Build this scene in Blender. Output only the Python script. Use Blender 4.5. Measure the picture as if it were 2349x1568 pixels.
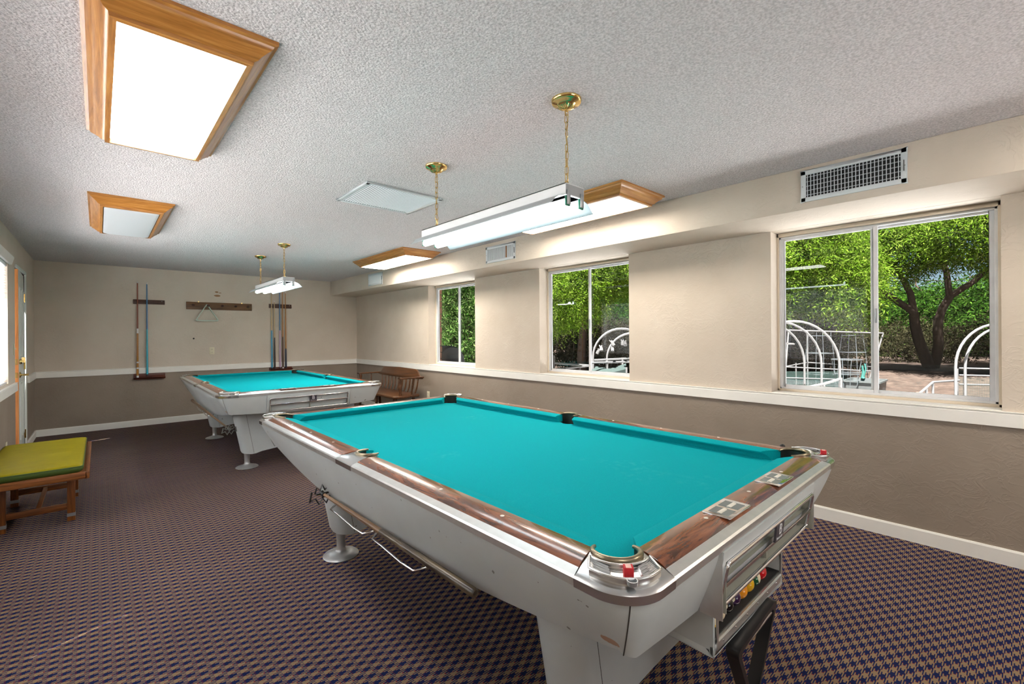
import bpy, bmesh, math, random
import numpy as np
from mathutils import Matrix, Vector
random.seed(7)
PI = math.pi
for _o in list(bpy.data.objects):
    bpy.data.objects.remove(_o)
C = bpy.context.scene.collection
SC = bpy.context.scene

# ---------------------------------------------------------------- camera, world, sun, exposure
FPX, CXP, CYP, YAW, ROLL, CH = 1045.643, 1174.5, 768.108, 0.7368, -0.0066, 1.3321
cam_d = bpy.data.cameras.new('camera')
cam_d.sensor_width = 36.0
cam_d.sensor_fit = 'HORIZONTAL'
cam_d.lens = 36.0 * FPX / 2349.0
cam_d.shift_y = -(784.0 - CYP) / 2349.0
cam_d.clip_start = 0.02
cam_d.clip_end = 300
cam = bpy.data.objects.new('camera', cam_d)
C.objects.link(cam)
cam.matrix_world = (Matrix.Translation((0, 0, CH)) @ Matrix.Rotation(-YAW, 4, 'Z')
                    @ Matrix.Rotation(PI / 2, 4, 'X') @ Matrix.Rotation(ROLL, 4, 'Z'))
SC.camera = cam

world = bpy.data.worlds.new('sky')
SC.world = world
world.use_nodes = True
_nt = world.node_tree
_nt.nodes.clear()
_sky = _nt.nodes.new('ShaderNodeTexSky')
_sky.sky_type = 'NISHITA'
_sky.sun_disc = False
_sky.sun_elevation = math.radians(64)
_sky.sun_rotation = math.radians(250)
_sky.air_density = 1.0
_sky.dust_density = 0.1
_sky.ozone_density = 4.0
_bg = _nt.nodes.new('ShaderNodeBackground')
_bg.inputs['Strength'].default_value = 0.06
_out = _nt.nodes.new('ShaderNodeOutputWorld')
_nt.links.new(_sky.outputs[0], _bg.inputs[0])
_nt.links.new(_bg.outputs[0], _out.inputs[0])

sun_d = bpy.data.lights.new('sun', 'SUN')
sun_d.energy = 42.0
sun_d.angle = math.radians(0.6)
sun_d.color = (1.0, 0.99, 0.97)
sun = bpy.data.objects.new('sun', sun_d)
C.objects.link(sun)
sun.rotation_euler = Vector((0.42, 0.16, -0.92)).to_track_quat('-Z', 'Y').to_euler()

SC.view_settings.view_transform = 'Standard'
SC.view_settings.look = 'None'
SC.view_settings.gamma = 1.0
SC.view_settings.exposure = 0.64
SC.view_settings.use_curve_mapping = False
TROFFER_WARM = 14.0
TROFFER_COOL = 11.0
TUBE = 9.0

# ---------------------------------------------------------------- mesh helpers
class MB:
    def __init__(s):
        s.v = []; s.f = []
    def add(s, vs, fs):
        n = len(s.v)
        s.v.extend([tuple(map(float, p)) for p in vs])
        s.f.extend([tuple(n + i for i in q) for q in fs])
        return s
    def box(s, x0, x1, y0, y1, z0, z1):
        return s.add([(x0,y0,z0),(x1,y0,z0),(x1,y1,z0),(x0,y1,z0),(x0,y0,z1),(x1,y0,z1),(x1,y1,z1),(x0,y1,z1)],
                     [(0,3,2,1),(4,5,6,7),(0,1,5,4),(1,2,6,5),(2,3,7,6),(3,0,4,7)])
    def prism(s, poly, z0, z1, axis='z'):
        n = len(poly)
        if axis == 'z': f = lambda a, b, c: (a, b, c)
        elif axis == 'y': f = lambda a, b, c: (a, c, b)
        else: f = lambda a, b, c: (c, a, b)
        vs = [f(a, b, z0) for a, b in poly] + [f(a, b, z1) for a, b in poly]
        fs = [tuple(range(n - 1, -1, -1)), tuple(range(n, 2 * n))] + [(i, (i + 1) % n, n + (i + 1) % n, n + i) for i in range(n)]
        return s.add(vs, fs)
    def loft(s, rings, closed=True, cap=False, caps=None):
        m = len(rings[0]); vs = [p for r in rings for p in r]; fs = []
        for i in range(len(rings) - 1):
            for j in range(m if closed else m - 1):
                k = (j + 1) % m
                fs.append((i*m + j, i*m + k, (i+1)*m + k, (i+1)*m + j))
        if cap:
            fs.append(tuple(range(m - 1, -1, -1)))
            fs.append(tuple((len(rings) - 1) * m + j for j in range(m)))
        return s.add(vs, fs)
    def tube(s, path, r, n=8, closed=False, cap=True):
        P = [Vector(p) for p in path]; N = len(P)
        rr = r if isinstance(r, (list, tuple)) else [r] * N
        rings = []; up = None
        for i in range(N):
            if closed: t = (P[(i + 1) % N] - P[i - 1])
            elif i == 0: t = P[1] - P[0]
            elif i == N - 1: t = P[-1] - P[-2]
            else: t = (P[i + 1] - P[i]).normalized() + (P[i] - P[i - 1]).normalized()
            if t.length < 1e-9: t = Vector((0, 0, 1))
            t.normalize()
            if up is None:
                up = Vector((0, 0, 1)) if abs(t.z) < 0.9 else Vector((1, 0, 0))
            a = (up - t * up.dot(t))
            if a.length < 1e-6: a = t.orthogonal()
            a.normalize(); b = t.cross(a); up = a
            rings.append([tuple(P[i] + (a * math.cos(2*PI*j/n) + b * math.sin(2*PI*j/n)) * rr[i]) for j in range(n)])
        if closed: rings.append(rings[0])
        return s.loft(rings, True, cap and not closed)
    def lathe(s, prof, c=(0, 0, 0), n=24, axis='z'):
        rings = []
        for r, h in prof:
            ring = []
            for j in range(n):
                a = 2 * PI * j / n; x, y = r * math.cos(a), r * math.sin(a)
                if axis == 'z': p = (c[0] + x, c[1] + y, c[2] + h)
                elif axis == 'y': p = (c[0] + x, c[1] + h, c[2] + y)
                else: p = (c[0] + h, c[1] + x, c[2] + y)
                ring.append(p)
            rings.append(ring)
        return s.loft(rings, True, True)
    def sphere(s, c, r, n=16, m=10, sc=(1, 1, 1)):
        prof = [(math.sin(PI * i / m), -math.cos(PI * i / m)) for i in range(m + 1)]
        rings = [[(c[0] + r*sc[0]*q*math.cos(2*PI*j/n), c[1] + r*sc[1]*q*math.sin(2*PI*j/n), c[2] + r*sc[2]*h) for j in range(n)] for q, h in [(max(a, 1e-4), b) for a, b in prof]]
        return s.loft(rings, True, True)
    def quad(s, a, b, c, d):
        return s.add([a, b, c, d], [(0, 1, 2, 3)])
    def mesh(s, name, smooth=32, bevel=0, seg=2):
        me = bpy.data.meshes.new(name)
        me.from_pydata(s.v, [], s.f)
        bm = bmesh.new(); bm.from_mesh(me)
        bmesh.ops.remove_doubles(bm, verts=bm.verts, dist=1e-6)
        bmesh.ops.recalc_face_normals(bm, faces=bm.faces)
        if bevel:
            ed = [e for e in bm.edges if len(e.link_faces) == 2 and e.calc_face_angle(0) > 0.5]
            bmesh.ops.bevel(bm, geom=ed, offset=bevel, segments=seg, profile=0.5, affect='EDGES', clamp_overlap=True)
        bm.to_mesh(me); bm.free()
        if smooth:
            me.polygons.foreach_set('use_smooth', [True] * len(me.polygons))
            me.set_sharp_from_angle(angle=math.radians(smooth))
        me.update()
        return me

def obj(name, mb, mat, parent=None, smooth=32, bevel=0, seg=2):
    me = mb if isinstance(mb, bpy.types.Mesh) else mb.mesh(name, smooth, bevel, seg)
    if mat is not None:
        me.materials.clear(); me.materials.append(mat)
    o = bpy.data.objects.new(name, me); C.objects.link(o)
    if parent: o.parent = parent
    return o
def inst(name, me, parent=None, loc=(0, 0, 0), rot=(0, 0, 0), scale=(1, 1, 1)):
    o = bpy.data.objects.new(name, me); C.objects.link(o)
    o.location = loc; o.rotation_euler = rot; o.scale = scale
    if parent: o.parent = parent
    return o
def empty(name, loc=(0, 0, 0), rz=0, parent=None):
    o = bpy.data.objects.new(name, None); C.objects.link(o)
    o.location = loc; o.rotation_euler = (0, 0, rz); o.empty_display_size = 0.1
    if parent: o.parent = parent
    return o
def tag(o, label, cat, group=None, kind=None):
    o['label'] = label; o['category'] = cat
    if group: o['group'] = group
    if kind: o['kind'] = kind
    return o
def struct(o, label=None, cat=None):
    o['kind'] = 'structure'
    if label: o['label'] = label
    if cat: o['category'] = cat
    return o
def copy_tree(o, parent=None):
    c = o.copy(); C.objects.link(c); c.parent = parent
    for ch in list(o.children):
        copy_tree(ch, c)
    return c
def text_mesh(txt, size, depth=0.0):
    cu = bpy.data.curves.new('lettering', 'FONT'); cu.body = txt; cu.size = size
    cu.align_x = 'CENTER'; cu.align_y = 'CENTER'; cu.extrude = depth; cu.resolution_u = 4
    o = bpy.data.objects.new('lettering', cu)
    me = bpy.data.meshes.new_from_object(o)
    bpy.data.objects.remove(o); bpy.data.curves.remove(cu)
    return me
def rrect(x0, x1, y0, y1, r, n=5):
    pts = []
    for cx, cy, a0 in ((x1 - r, y1 - r, 0), (x0 + r, y1 - r, 90), (x0 + r, y0 + r, 180), (x1 - r, y0 + r, 270)):
        for i in range(n + 1):
            a = math.radians(a0 + 90 * i / n); pts.append((cx + r * math.cos(a), cy + r * math.sin(a)))
    return pts

# ---------------------------------------------------------------- materials
def new_mat(name):
    m = bpy.data.materials.new(name); m.use_nodes = True
    nt = m.node_tree; nt.nodes.clear()
    out = nt.nodes.new('ShaderNodeOutputMaterial')
    return m, nt, out
class NT:
    def __init__(s, nt): s.nt = nt
    def n(s, t, **k):
        x = s.nt.nodes.new(t)
        for a, b in k.items(): setattr(x, a, b)
        return x
    def l(s, a, b): s.nt.links.new(a, b)
    def val(s, sock, v):
        if isinstance(v, (int, float)): sock.default_value = v
        else: s.l(v, sock)
    def math(s, op, a, b=None, c=None):
        x = s.n('ShaderNodeMath', operation=op)
        for i, v in enumerate((a, b, c)):
            if v is not None: s.val(x.inputs[i], v)
        return x.outputs[0]
    def coords(s, kind='Object'):
        return s.n('ShaderNodeTexCoord').outputs[kind]
    def pos(s):
        return s.n('ShaderNodeNewGeometry').outputs['Position']
    def sep(s, v):
        x = s.n('ShaderNodeSeparateXYZ'); s.l(v, x.inputs[0]); return x.outputs
    def mapping(s, v, scale=(1, 1, 1), loc=(0, 0, 0), rot=(0, 0, 0)):
        x = s.n('ShaderNodeMapping'); s.l(v, x.inputs[0])
        x.inputs['Scale'].default_value = scale; x.inputs['Location'].default_value = loc; x.inputs['Rotation'].default_value = rot
        return x.outputs[0]
    def noise(s, v, scale, detail=3, rough=0.55, dist=0.0):
        x = s.n('ShaderNodeTexNoise'); s.l(v, x.inputs['Vector'])
        x.inputs['Scale'].default_value = scale; x.inputs['Detail'].default_value = detail
        x.inputs['Roughness'].default_value = rough; x.inputs['Distortion'].default_value = dist
        return x.outputs['Fac']
    def ramp(s, f, stops, interp='LINEAR'):
        x = s.n('ShaderNodeValToRGB'); s.l(f, x.inputs[0]); e = x.color_ramp.elements
        x.color_ramp.interpolation = interp
        while len(e) < len(stops): e.new(0.5)
        for i, (p, c) in enumerate(stops):
            e[i].position = p
            e[i].color = (*c, 1) if isinstance(c, (tuple, list)) else (c, c, c, 1)
        return x.outputs[0]
    def mix(s, f, a, b, mode='MIX'):
        x = s.n('ShaderNodeMix', data_type='RGBA', blend_type=mode)
        s.val(x.inputs[0], f)
        for i, v in ((6, a), (7, b)):
            if isinstance(v, (tuple, list)): x.inputs[i].default_value = (*v, 1)
            else: s.l(v, x.inputs[i])
        return x.outputs[2]
    def bump(s, h, strength=0.3, dist=0.01):
        x = s.n('ShaderNodeBump'); s.l(h, x.inputs['Height'])
        x.inputs['Strength'].default_value = strength; x.inputs['Distance'].default_value = dist
        return x.outputs[0]
    def bsdf(s, color, rough=0.5, metal=0.0, normal=None, spec=0.5, coat=0.0, coat_rough=0.1, emis=None, estr=0.0):
        x = s.n('ShaderNodeBsdfPrincipled')
        if isinstance(color, (tuple, list)): x.inputs['Base Color'].default_value = (*color, 1)
        else: s.l(color, x.inputs['Base Color'])
        s.val(x.inputs['Roughness'], rough); s.val(x.inputs['Metallic'], metal)
        x.inputs['Specular IOR Level'].default_value = spec
        x.inputs['Coat Weight'].default_value = coat; x.inputs['Coat Roughness'].default_value = coat_rough
        if normal is not None: s.l(normal, x.inputs['Normal'])
        if emis is not None:
            x.inputs['Emission Color'].default_value = (*emis, 1); x.inputs['Emission Strength'].default_value = estr
        return x.outputs[0]
def srgb(r, g, b):
    f = lambda c: (c/255/12.92) if c/255 <= 0.04045 else ((c/255 + 0.055)/1.055)**2.4
    return (f(r), f(g), f(b))
def plain(name, col, rough=0.5, metal=0.0, spec=0.5, coat=0.0, var=0.0, vscale=6.0, bump=0.0, bscale=80.0):
    m, nt, out = new_mat(name); T = NT(nt)
    co = T.coords(); c = col; nrm = None
    if var:
        lo = tuple(max(0, x * (1 - var)) for x in col); hi = tuple(min(1, x * (1 + var)) for x in col)
        c = T.ramp(T.noise(co, vscale, 4), [(0.3, lo), (0.7, hi)])
    if bump: nrm = T.bump(T.noise(co, bscale, 3), bump, 0.002)
    T.l(T.bsdf(c, rough, metal, nrm, spec, coat), out.inputs[0])
    return m
def emit_mat(name, col, strength):
    m, nt, out = new_mat(name); T = NT(nt)
    e = T.n('ShaderNodeEmission'); e.inputs[0].default_value = (*col, 1); e.inputs[1].default_value = strength
    T.l(e.outputs[0], out.inputs[0]); return m
def wood(name, dark, mid, light, axis='y', scale=1.0, rough=0.4, coat=0.0, coat_rough=0.15, contrast=1.0, bump=0.05):
    m, nt, out = new_mat(name); T = NT(nt)
    st = {'x': (0.9, 14, 14), 'y': (14, 0.9, 14), 'z': (14, 14, 0.9)}[axis]
    v = T.mapping(T.coords(), tuple(x * scale for x in st))
    a = T.noise(v, 1.2, 5, 0.6, 1.6); b = T.noise(v, 7.0, 3, 0.6, 0.3)
    f = T.math('ADD', T.math('MULTIPLY', a, 0.75), T.math('MULTIPLY', b, 0.25))
    w = 0.5 * 0.30 / max(contrast, 0.1)
    c = T.ramp(f, [(0.5 - w, dark), (0.5, mid), (0.5 + w, light)])
    T.l(T.bsdf(c, rough, 0, T.bump(b, bump, 0.001) if bump else None, 0.5, coat, coat_rough), out.inputs[0])
    return m

MAT = {}
def build_materials():
    # two-tone painted, hand trowelled wall
    m, nt, out = new_mat('two_tone_wall_paint'); T = NT(nt)
    p = T.pos(); z = T.sep(p)[2]
    n1 = T.noise(p, 2.2, 4)
    up = T.ramp(n1, [(0.3, srgb(204, 191, 176)), (0.7, srgb(213, 201, 187))])
    lo = T.ramp(n1, [(0.3, srgb(143, 130, 117)), (0.7, srgb(154, 141, 128))])
    col = T.mix(T.math('GREATER_THAN', z, 0.83), lo, up)
    q = T.mapping(p, (1, 1, 1.5))
    rid = T.ramp(T.noise(q, 9, 5, 0.55, 1.2), [(0.45, 0.0), (0.485, 1.0), (0.53, 0.35), (0.60, 0.0)])
    msk = T.ramp(T.noise(p, 2.3, 2), [(0.42, 0.15), (0.62, 1.0)])
    h = T.math('ADD', T.math('MULTIPLY', rid, msk), T.math('MULTIPLY', T.noise(p, 40, 3), 0.35))
    T.l(T.bsdf(col, 0.62, 0, T.bump(h, 0.45, 0.0035), 0.3), out.inputs[0])
    MAT['wall'] = m
    # back wall paint with two old scuffs
    m2, nt2, out2 = new_mat('back_wall_paint'); T = NT(nt2)
    p = T.pos(); x, y, z = T.sep(p)
    n1 = T.noise(p, 2.2, 4)
    up = T.ramp(n1, [(0.3, srgb(204, 191, 176)), (0.7, srgb(213, 201, 187))])
    lo = T.ramp(n1, [(0.3, srgb(143, 130, 117)), (0.7, srgb(154, 141, 128))])
    col = T.mix(T.math('GREATER_THAN', z, 0.83), lo, up)
    wob = T.math('MULTIPLY', T.noise(p, 40, 2), 0.03)
    for (sx, sz, rx, rz) in ((1.455, 2.075, 0.022, 0.014), (1.462, 2.015, 0.045, 0.016), (1.50, 2.065, 0.02, 0.006)):
        d = T.math('ADD', T.math('POWER', T.math('DIVIDE', T.math('SUBTRACT', T.math('ADD', x, wob), sx + 0.015), rx), 2.0),
                   T.math('POWER', T.math('DIVIDE', T.math('SUBTRACT', z, sz), rz), 2.0))
        col = T.mix(T.math('LESS_THAN', d, 1.0), col, srgb(150, 112, 78))
    q = T.mapping(p, (1, 1, 1.5))
    rid = T.ramp(T.noise(q, 9, 5, 0.55, 1.2), [(0.45, 0.0), (0.485, 1.0), (0.53, 0.35), (0.60, 0.0)])
    msk = T.ramp(T.noise(p, 2.3, 2), [(0.42, 0.15), (0.62, 1.0)])
    h = T.math('ADD', T.math('MULTIPLY', rid, msk), T.math('MULTIPLY', T.noise(p, 40, 3), 0.35))
    T.l(T.bsdf(col, 0.62, 0, T.bump(h, 0.45, 0.0035), 0.3), out2.inputs[0])
    MAT['wall_back'] = m2
    # popcorn ceiling
    m, nt, out = new_mat('popcorn_ceiling'); T = NT(nt)
    p = T.pos()
    v = T.n('ShaderNodeTexVoronoi'); T.l(p, v.inputs['Vector']); v.inputs['Scale'].default_value = 95
    h = T.math('ADD', T.math('MULTIPLY', T.noise(p, 120, 3, 0.6), 1.0), T.math('MULTIPLY', v.outputs['Distance'], -0.6))
    col = T.ramp(T.noise(p, 110, 2), [(0.35, srgb(200, 192, 193)), (0.65, srgb(232, 224, 225))])
    T.l(T.bsdf(col, 0.9, 0, T.bump(h, 0.85, 0.008), 0.15), out.inputs[0])
    MAT['ceiling'] = m
    # houndstooth check carpet: two families of dark bands crossing, shown on alternate yarn rows
    m, nt, out = new_mat('check_carpet'); T = NT(nt)
    p = T.pos(); x, y, z = T.sep(p)
    wb = T.noise(p, 260, 2); wb2 = T.noise(T.mapping(p, (1, 1, 1), (5, 3, 1)), 260, 2)
    xx = T.math('ADD', x, T.math('MULTIPLY', T.math('SUBTRACT', wb, 0.5), 0.0035))
    yy = T.math('ADD', y, T.math('MULTIPLY', T.math('SUBTRACT', wb2, 0.5), 0.0025))
    row = T.math('FLOOR', T.math('DIVIDE', yy, 0.003883))
    par = T.math('MODULO', T.math('ABSOLUTE', row), 2.0)
    yq = T.math('MULTIPLY', T.math('ADD', row, 0.5), 0.003883)
    a = T.math('DIVIDE', xx, 0.0405 * 2); b = T.math('DIVIDE', yq, 0.0233 * 2)
    u = T.math('FRACT', T.math('ADD', T.math('ADD', a, b), 100.0))
    w = T.math('FRACT', T.math('ADD', T.math('SUBTRACT', a, b), 100.0))
    s = T.math('ADD', T.math('MULTIPLY', u, T.math('SUBTRACT', 1.0, par)), T.math('MULTIPLY', w, par))
    navy = T.math('LESS_THAN', s, 0.47)
    red = T.math('GREATER_THAN', s, 0.94)
    fz = T.noise(p, 900, 2)
    tan = T.ramp(fz, [(0.3, srgb(116, 97, 74)), (0.7, srgb(156, 133, 104))])
    nv = T.ramp(fz, [(0.3, srgb(13, 19, 50)), (0.7, srgb(28, 42, 92))])
    col = T.mix(navy, tan, nv)
    col = T.mix(red, col, srgb(112, 38, 52))
    big = T.ramp(T.noise(p, 0.9, 3), [(0.35, 0.86), (0.65, 1.06)])
    col = T.mix(1.0, col, big, 'MULTIPLY')
    T.l(T.bsdf(col, 0.95, 0, T.bump(T.noise(p, 500, 2), 0.5, 0.003), 0.1), out.inputs[0])
    MAT['carpet'] = m
    MAT['trim'] = plain('white_trim_paint', srgb(240, 238, 232), 0.4, 0, 0.5, 0, 0.03, 5)
    MAT['alum_frame'] = plain('window_aluminium', srgb(224, 225, 228), 0.38, 0.1, 0.5, 0, 0.06, 12)
    MAT['window_wood'] = plain('window_wood_paint', srgb(222, 208, 188), 0.5, 0, 0.4, 0, 0.04, 8)
    m, nt, out = new_mat('window_glass'); T = NT(nt)
    tr = T.n('ShaderNodeBsdfTransparent'); tr.inputs[0].default_value = (0.96, 0.98, 0.97, 1)
    gl = T.n('ShaderNodeBsdfGlossy'); gl.inputs['Roughness'].default_value = 0.0; gl.inputs[0].default_value = (1, 1, 1, 1)
    gm = T.n('ShaderNodeNewGeometry'); dt = T.n('ShaderNodeVectorMath', operation='DOT_PRODUCT')
    T.l(gm.outputs['Incoming'], dt.inputs[0]); T.l(gm.outputs['Normal'], dt.inputs[1])
    cs = T.math('SUBTRACT', 1.0, T.math('ABSOLUTE', dt.outputs['Value']))
    fr = T.math('ADD', 0.035, T.math('MULTIPLY', T.math('POWER', cs, 5.0), 0.9))
    mx = T.n('ShaderNodeMixShader'); T.l(fr, mx.inputs[0]); T.l(tr.outputs[0], mx.inputs[1]); T.l(gl.outputs[0], mx.inputs[2])
    T.l(mx.outputs[0], out.inputs[0]); MAT['glass'] = m
    MAT['oak_x'] = wood('honey_oak_x', srgb(150, 94, 38), srgb(184, 122, 56), srgb(206, 148, 80), 'x', 2.0, 0.32, 0.35, 0.2)
    MAT['oak_y'] = wood('honey_oak_y', srgb(150, 94, 38), srgb(184, 122, 56), srgb(206, 148, 80), 'y', 2.0, 0.32, 0.35, 0.2)
    MAT['lit_warm'] = emit_mat('lit_diffuser_warm', (1.0, 0.92, 0.80), TROFFER_WARM)
    MAT['lit_far'] = emit_mat('lit_diffuser_far', (1.0, 0.92, 0.80), TROFFER_WARM * 1.9)
    MAT['lit_cool'] = emit_mat('lit_diffuser_white', (1.0, 0.98, 0.95), TROFFER_COOL)
    MAT['diffuser_off'] = plain('unlit_diffuser', srgb(205, 208, 212), 0.35)
    MAT['tube_lit'] = emit_mat('lit_tube', (0.88, 0.97, 1.0), TUBE)
    MAT['tube_far'] = emit_mat('lit_tube_far', (0.88, 0.97, 1.0), TUBE * 3.0)
    MAT['brass'] = plain('polished_brass', (0.80, 0.57, 0.22), 0.18, 1.0)
    MAT['white_metal'] = plain('white_enamel_metal', srgb(228, 231, 233), 0.35, 0, 0.5)
    MAT['grey_metal'] = plain('galvanised_metal', srgb(168, 172, 176), 0.35, 0.7)
    MAT['reflector'] = plain('reflector_enamel', srgb(176, 182, 186), 0.4)
    MAT['foot'] = plain('satin_foot', (0.50, 0.51, 0.52), 0.34, 0.6)
    MAT['green_plastic'] = plain('green_lamp_holder', srgb(20, 120, 90), 0.4)
    MAT['vent_white'] = plain('vent_enamel', srgb(214, 219, 222), 0.4)
    MAT['vent_dark'] = plain('duct_darkness', (0.012, 0.012, 0.012), 0.8)
    MAT['rust'] = plain('rusty_slat', srgb(150, 92, 40), 0.7)
    MAT['chrome'] = plain('chrome', (0.80, 0.80, 0.82), 0.07, 1.0)
    # brushed aluminium castings
    m, nt, out = new_mat('cast_aluminium'); T = NT(nt)
    co = T.coords(); n = T.noise(co, 60, 4)
    T.l(T.bsdf(T.ramp(n, [(0.3, (0.66, 0.66, 0.66)), (0.7, (0.70, 0.70, 0.69))]), 0.24, 1.0), out.inputs[0])
    MAT['alu'] = m
    MAT['trim_alu'] = plain('satin_aluminium_trim', (0.72, 0.72, 0.71), 0.36, 0.9, var=0.05, vscale=30)
    for ax in 'xy':
        m, nt, out = new_mat('rosewood_laminate_' + ax); T = NT(nt)
        st = (1.6, 15, 15) if ax == 'x' else (15, 1.6, 15)
        v = T.mapping(T.coords(), st)
        a = T.noise(v, 1.3, 6, 0.62, 2.6); b = T.noise(v, 5.5, 4, 0.6, 0.8)
        f = T.math('ADD', T.math('MULTIPLY', a, 0.68), T.math('MULTIPLY', b, 0.32))
        c = T.ramp(f, [(0.36, srgb(40, 22, 15)), (0.46, srgb(92, 52, 33)), (0.54, srgb(130, 74, 46)), (0.64, srgb(150, 88, 56))])
        T.l(T.bsdf(c, 0.22, 0, None, 0.5, 0.6, 0.08), out.inputs[0])
        MAT['rose_' + ax] = m
    # billiard cloth with chalky wear
    m, nt, out = new_mat('teal_billiard_cloth'); T = NT(nt)
    co = T.coords()
    ch = T.math('MULTIPLY', T.ramp(T.noise(co, 2.1, 4, 0.6), [(0.58, 0.0), (0.74, 1.0)]), T.ramp(T.noise(co, 30, 3), [(0.5, 0.0), (0.75, 1.0)]))
    base = T.ramp(T.noise(co, 400, 2), [(0.3, srgb(0, 150, 158)), (0.7, srgb(4, 166, 172))])
    c = T.mix(T.math('MULTIPLY', ch, 0.35), base, srgb(90, 190, 185))
    T.l(T.bsdf(c, 0.95, 0, T.bump(T.noise(co, 900, 2), 0.15, 0.0006), 0.08), out.inputs[0])
    MAT['cloth'] = m
    # cream enamel with scratches and a chip
    m, nt, out = new_mat('cream_enamel_body'); T = NT(nt)
    co = T.coords()
    n = T.noise(co, 3, 4)
    c = T.ramp(n, [(0.3, srgb(190, 196, 197)), (0.7, srgb(202, 208, 208))])
    sp = T.ramp(T.noise(T.mapping(co, (30, 30, 30)), 1.0, 2), [(0.735, 0.0), (0.75, 1.0)])
    c = T.mix(T.math('MULTIPLY', sp, 0.75), c, srgb(70, 62, 50))
    xx, yy, zz = T.sep(co)
    d = T.math('ADD', T.math('ADD', T.math('POWER', T.math('DIVIDE', T.math('ADD', xx, 0.735), 0.03), 2.0), T.math('POWER', T.math('DIVIDE', T.math('ADD', yy, 1.325), 0.026), 2.0)), T.math('POWER', T.math('DIVIDE', T.math('SUBTRACT', zz, 0.625), 0.012), 2.0))
    d = T.math('ADD', d, T.math('MULTIPLY', T.math('SUBTRACT', T.noise(co, 120, 2), 0.5), 0.9))
    c = T.mix(T.math('LESS_THAN', d, 1.0), c, srgb(172, 128, 96))
    T.l(T.bsdf(c, 0.32, 0, None, 0.45), out.inputs[0])
    MAT['cream'] = m
    MAT['seam'] = plain('dark_seam', (0.05, 0.045, 0.04), 0.7)
    MAT['panel_gold'] = plain('champagne_panel', srgb(176, 164, 138), 0.38, 0.25)
    MAT['shelf_paint'] = plain('pale_shelf_interior', srgb(150, 150, 138), 0.5)
    MAT['plate_dark'] = plain('dark_badge', srgb(84, 80, 88), 0.35, 0.4)
    MAT['badge_white'] = plain('badge_print', srgb(225, 225, 228), 0.4)
    MAT['black'] = plain('black_plastic', (0.012, 0.012, 0.013), 0.32)
    MAT['black_dull'] = plain('dull_black', (0.015, 0.015, 0.014), 0.75)
    MAT['liner'] = plain('pocket_liner', srgb(28, 40, 36), 0.55)
    MAT['lip'] = plain('worn_bronze_lip', (0.30, 0.25, 0.17), 0.30, 0.9)
    MAT['white_dot'] = plain('pearl_sight', srgb(228, 224, 212), 0.3)
    MAT['engrave'] = plain('counter_window', srgb(116, 128, 130), 0.25, 0.3)
    MAT['olive'] = plain('olive_vinyl', srgb(136, 124, 0), 0.55, 0, 0.15, 0, 0.08, 14, 0.15, 300)
    MAT['olive_side'] = plain('green_vinyl_side', srgb(70, 92, 40), 0.4, 0, 0.4)
    MAT['teak_x'] = wood('bench_teak_x', srgb(78, 42, 18), srgb(122, 70, 30), srgb(152, 92, 44), 'x', 1.5, 0.4)
    MAT['teak_y'] = wood('bench_teak_y', srgb(78, 42, 18), srgb(122, 70, 30), srgb(152, 92, 44), 'y', 1.5, 0.4)
    MAT['teak_z'] = wood('bench_teak_z', srgb(78, 42, 18), srgb(122, 70, 30), srgb(152, 92, 44), 'z', 1.5, 0.4)
    MAT['maple_dark'] = wood('settee_wood', srgb(54, 30, 14), srgb(84, 50, 25), srgb(106, 68, 36), 'y', 1.0, 0.35, 0.25)
    MAT['rack_wood'] = wood('rack_mahogany', srgb(44, 22, 14), srgb(74, 40, 26), srgb(94, 54, 36), 'x', 1.4, 0.45)
    MAT['rack_shelf'] = wood('rack_mahogany_shelf', srgb(58, 24, 16), srgb(96, 44, 28), srgb(120, 60, 38), 'x', 1.4, 0.4)
    MAT['walnut'] = wood('peg_rail_walnut', srgb(72, 46, 24), srgb(108, 72, 40), srgb(128, 90, 54), 'x', 1.2, 0.5)
    MAT['ivory'] = plain('ivory_plastic', srgb(222, 214, 188), 0.4)
    MAT['door'] = plain('door_paint', srgb(214, 218, 212), 0.35, 0, 0.5, 0, 0.03, 4)
    MAT['raw_wood'] = wood('raw_door_edge', srgb(196, 124, 66), srgb(218, 150, 88), srgb(228, 168, 108), 'z', 1.0, 0.6)
    MAT['blind'] = plain('white_blind', srgb(246, 247, 250), 0.45)
build_materials()

# ---------------------------------------------------------------- the room
XL, XW, XS, YB, YF, ZC, ZS, ZR, ZRB = -0.642, 3.842, 3.321, 8.875, -2.6, 2.384, 2.114, 0.877, 0.790
XO = 4.05           # outside face of the window wall
struct(obj('floor', MB().box(XL - 0.2, XO, YF - 0.2, YB + 0.2, -0.12, 0.0), MAT['carpet'], smooth=0))
struct(obj('ceiling', MB().box(XL - 0.2, XO, YF - 0.2, YB + 0.2, ZC, ZC + 0.22), MAT['ceiling'], smooth=0))
struct(obj('roof_overhang', MB().box(XO, XO + 0.12, YF - 0.2, YB + 0.2, ZC + 0.12, ZC + 0.30), plain('eave_paint', srgb(170, 150, 128), 0.7), smooth=0))
WIN = [(4.99, 6.19), (2.53, 3.75), (0.05, 1.26)]     # window_1 (far) .. window_3 (near), y ranges
mb = MB()
ys = [YF - 0.2] + [v for w in sorted(WIN) for v in w] + [YB + 0.2]
mb.box(XW, XO, YF - 0.2, YB + 0.2, 0, ZR - 0.012)
mb.box(XW, XO, YF - 0.2, YB + 0.2, ZS, ZC)
for i in range(0, len(ys), 2):
    mb.box(XW, XO, ys[i], ys[i + 1], ZR - 0.012, ZS)
struct(obj('wall_right', mb, MAT['wall'], smooth=0))
struct(obj('wall_back', MB().box(XL - 0.2, XW, YB, YB + 0.2, 0, ZC), MAT['wall_back'], smooth=0))
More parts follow.
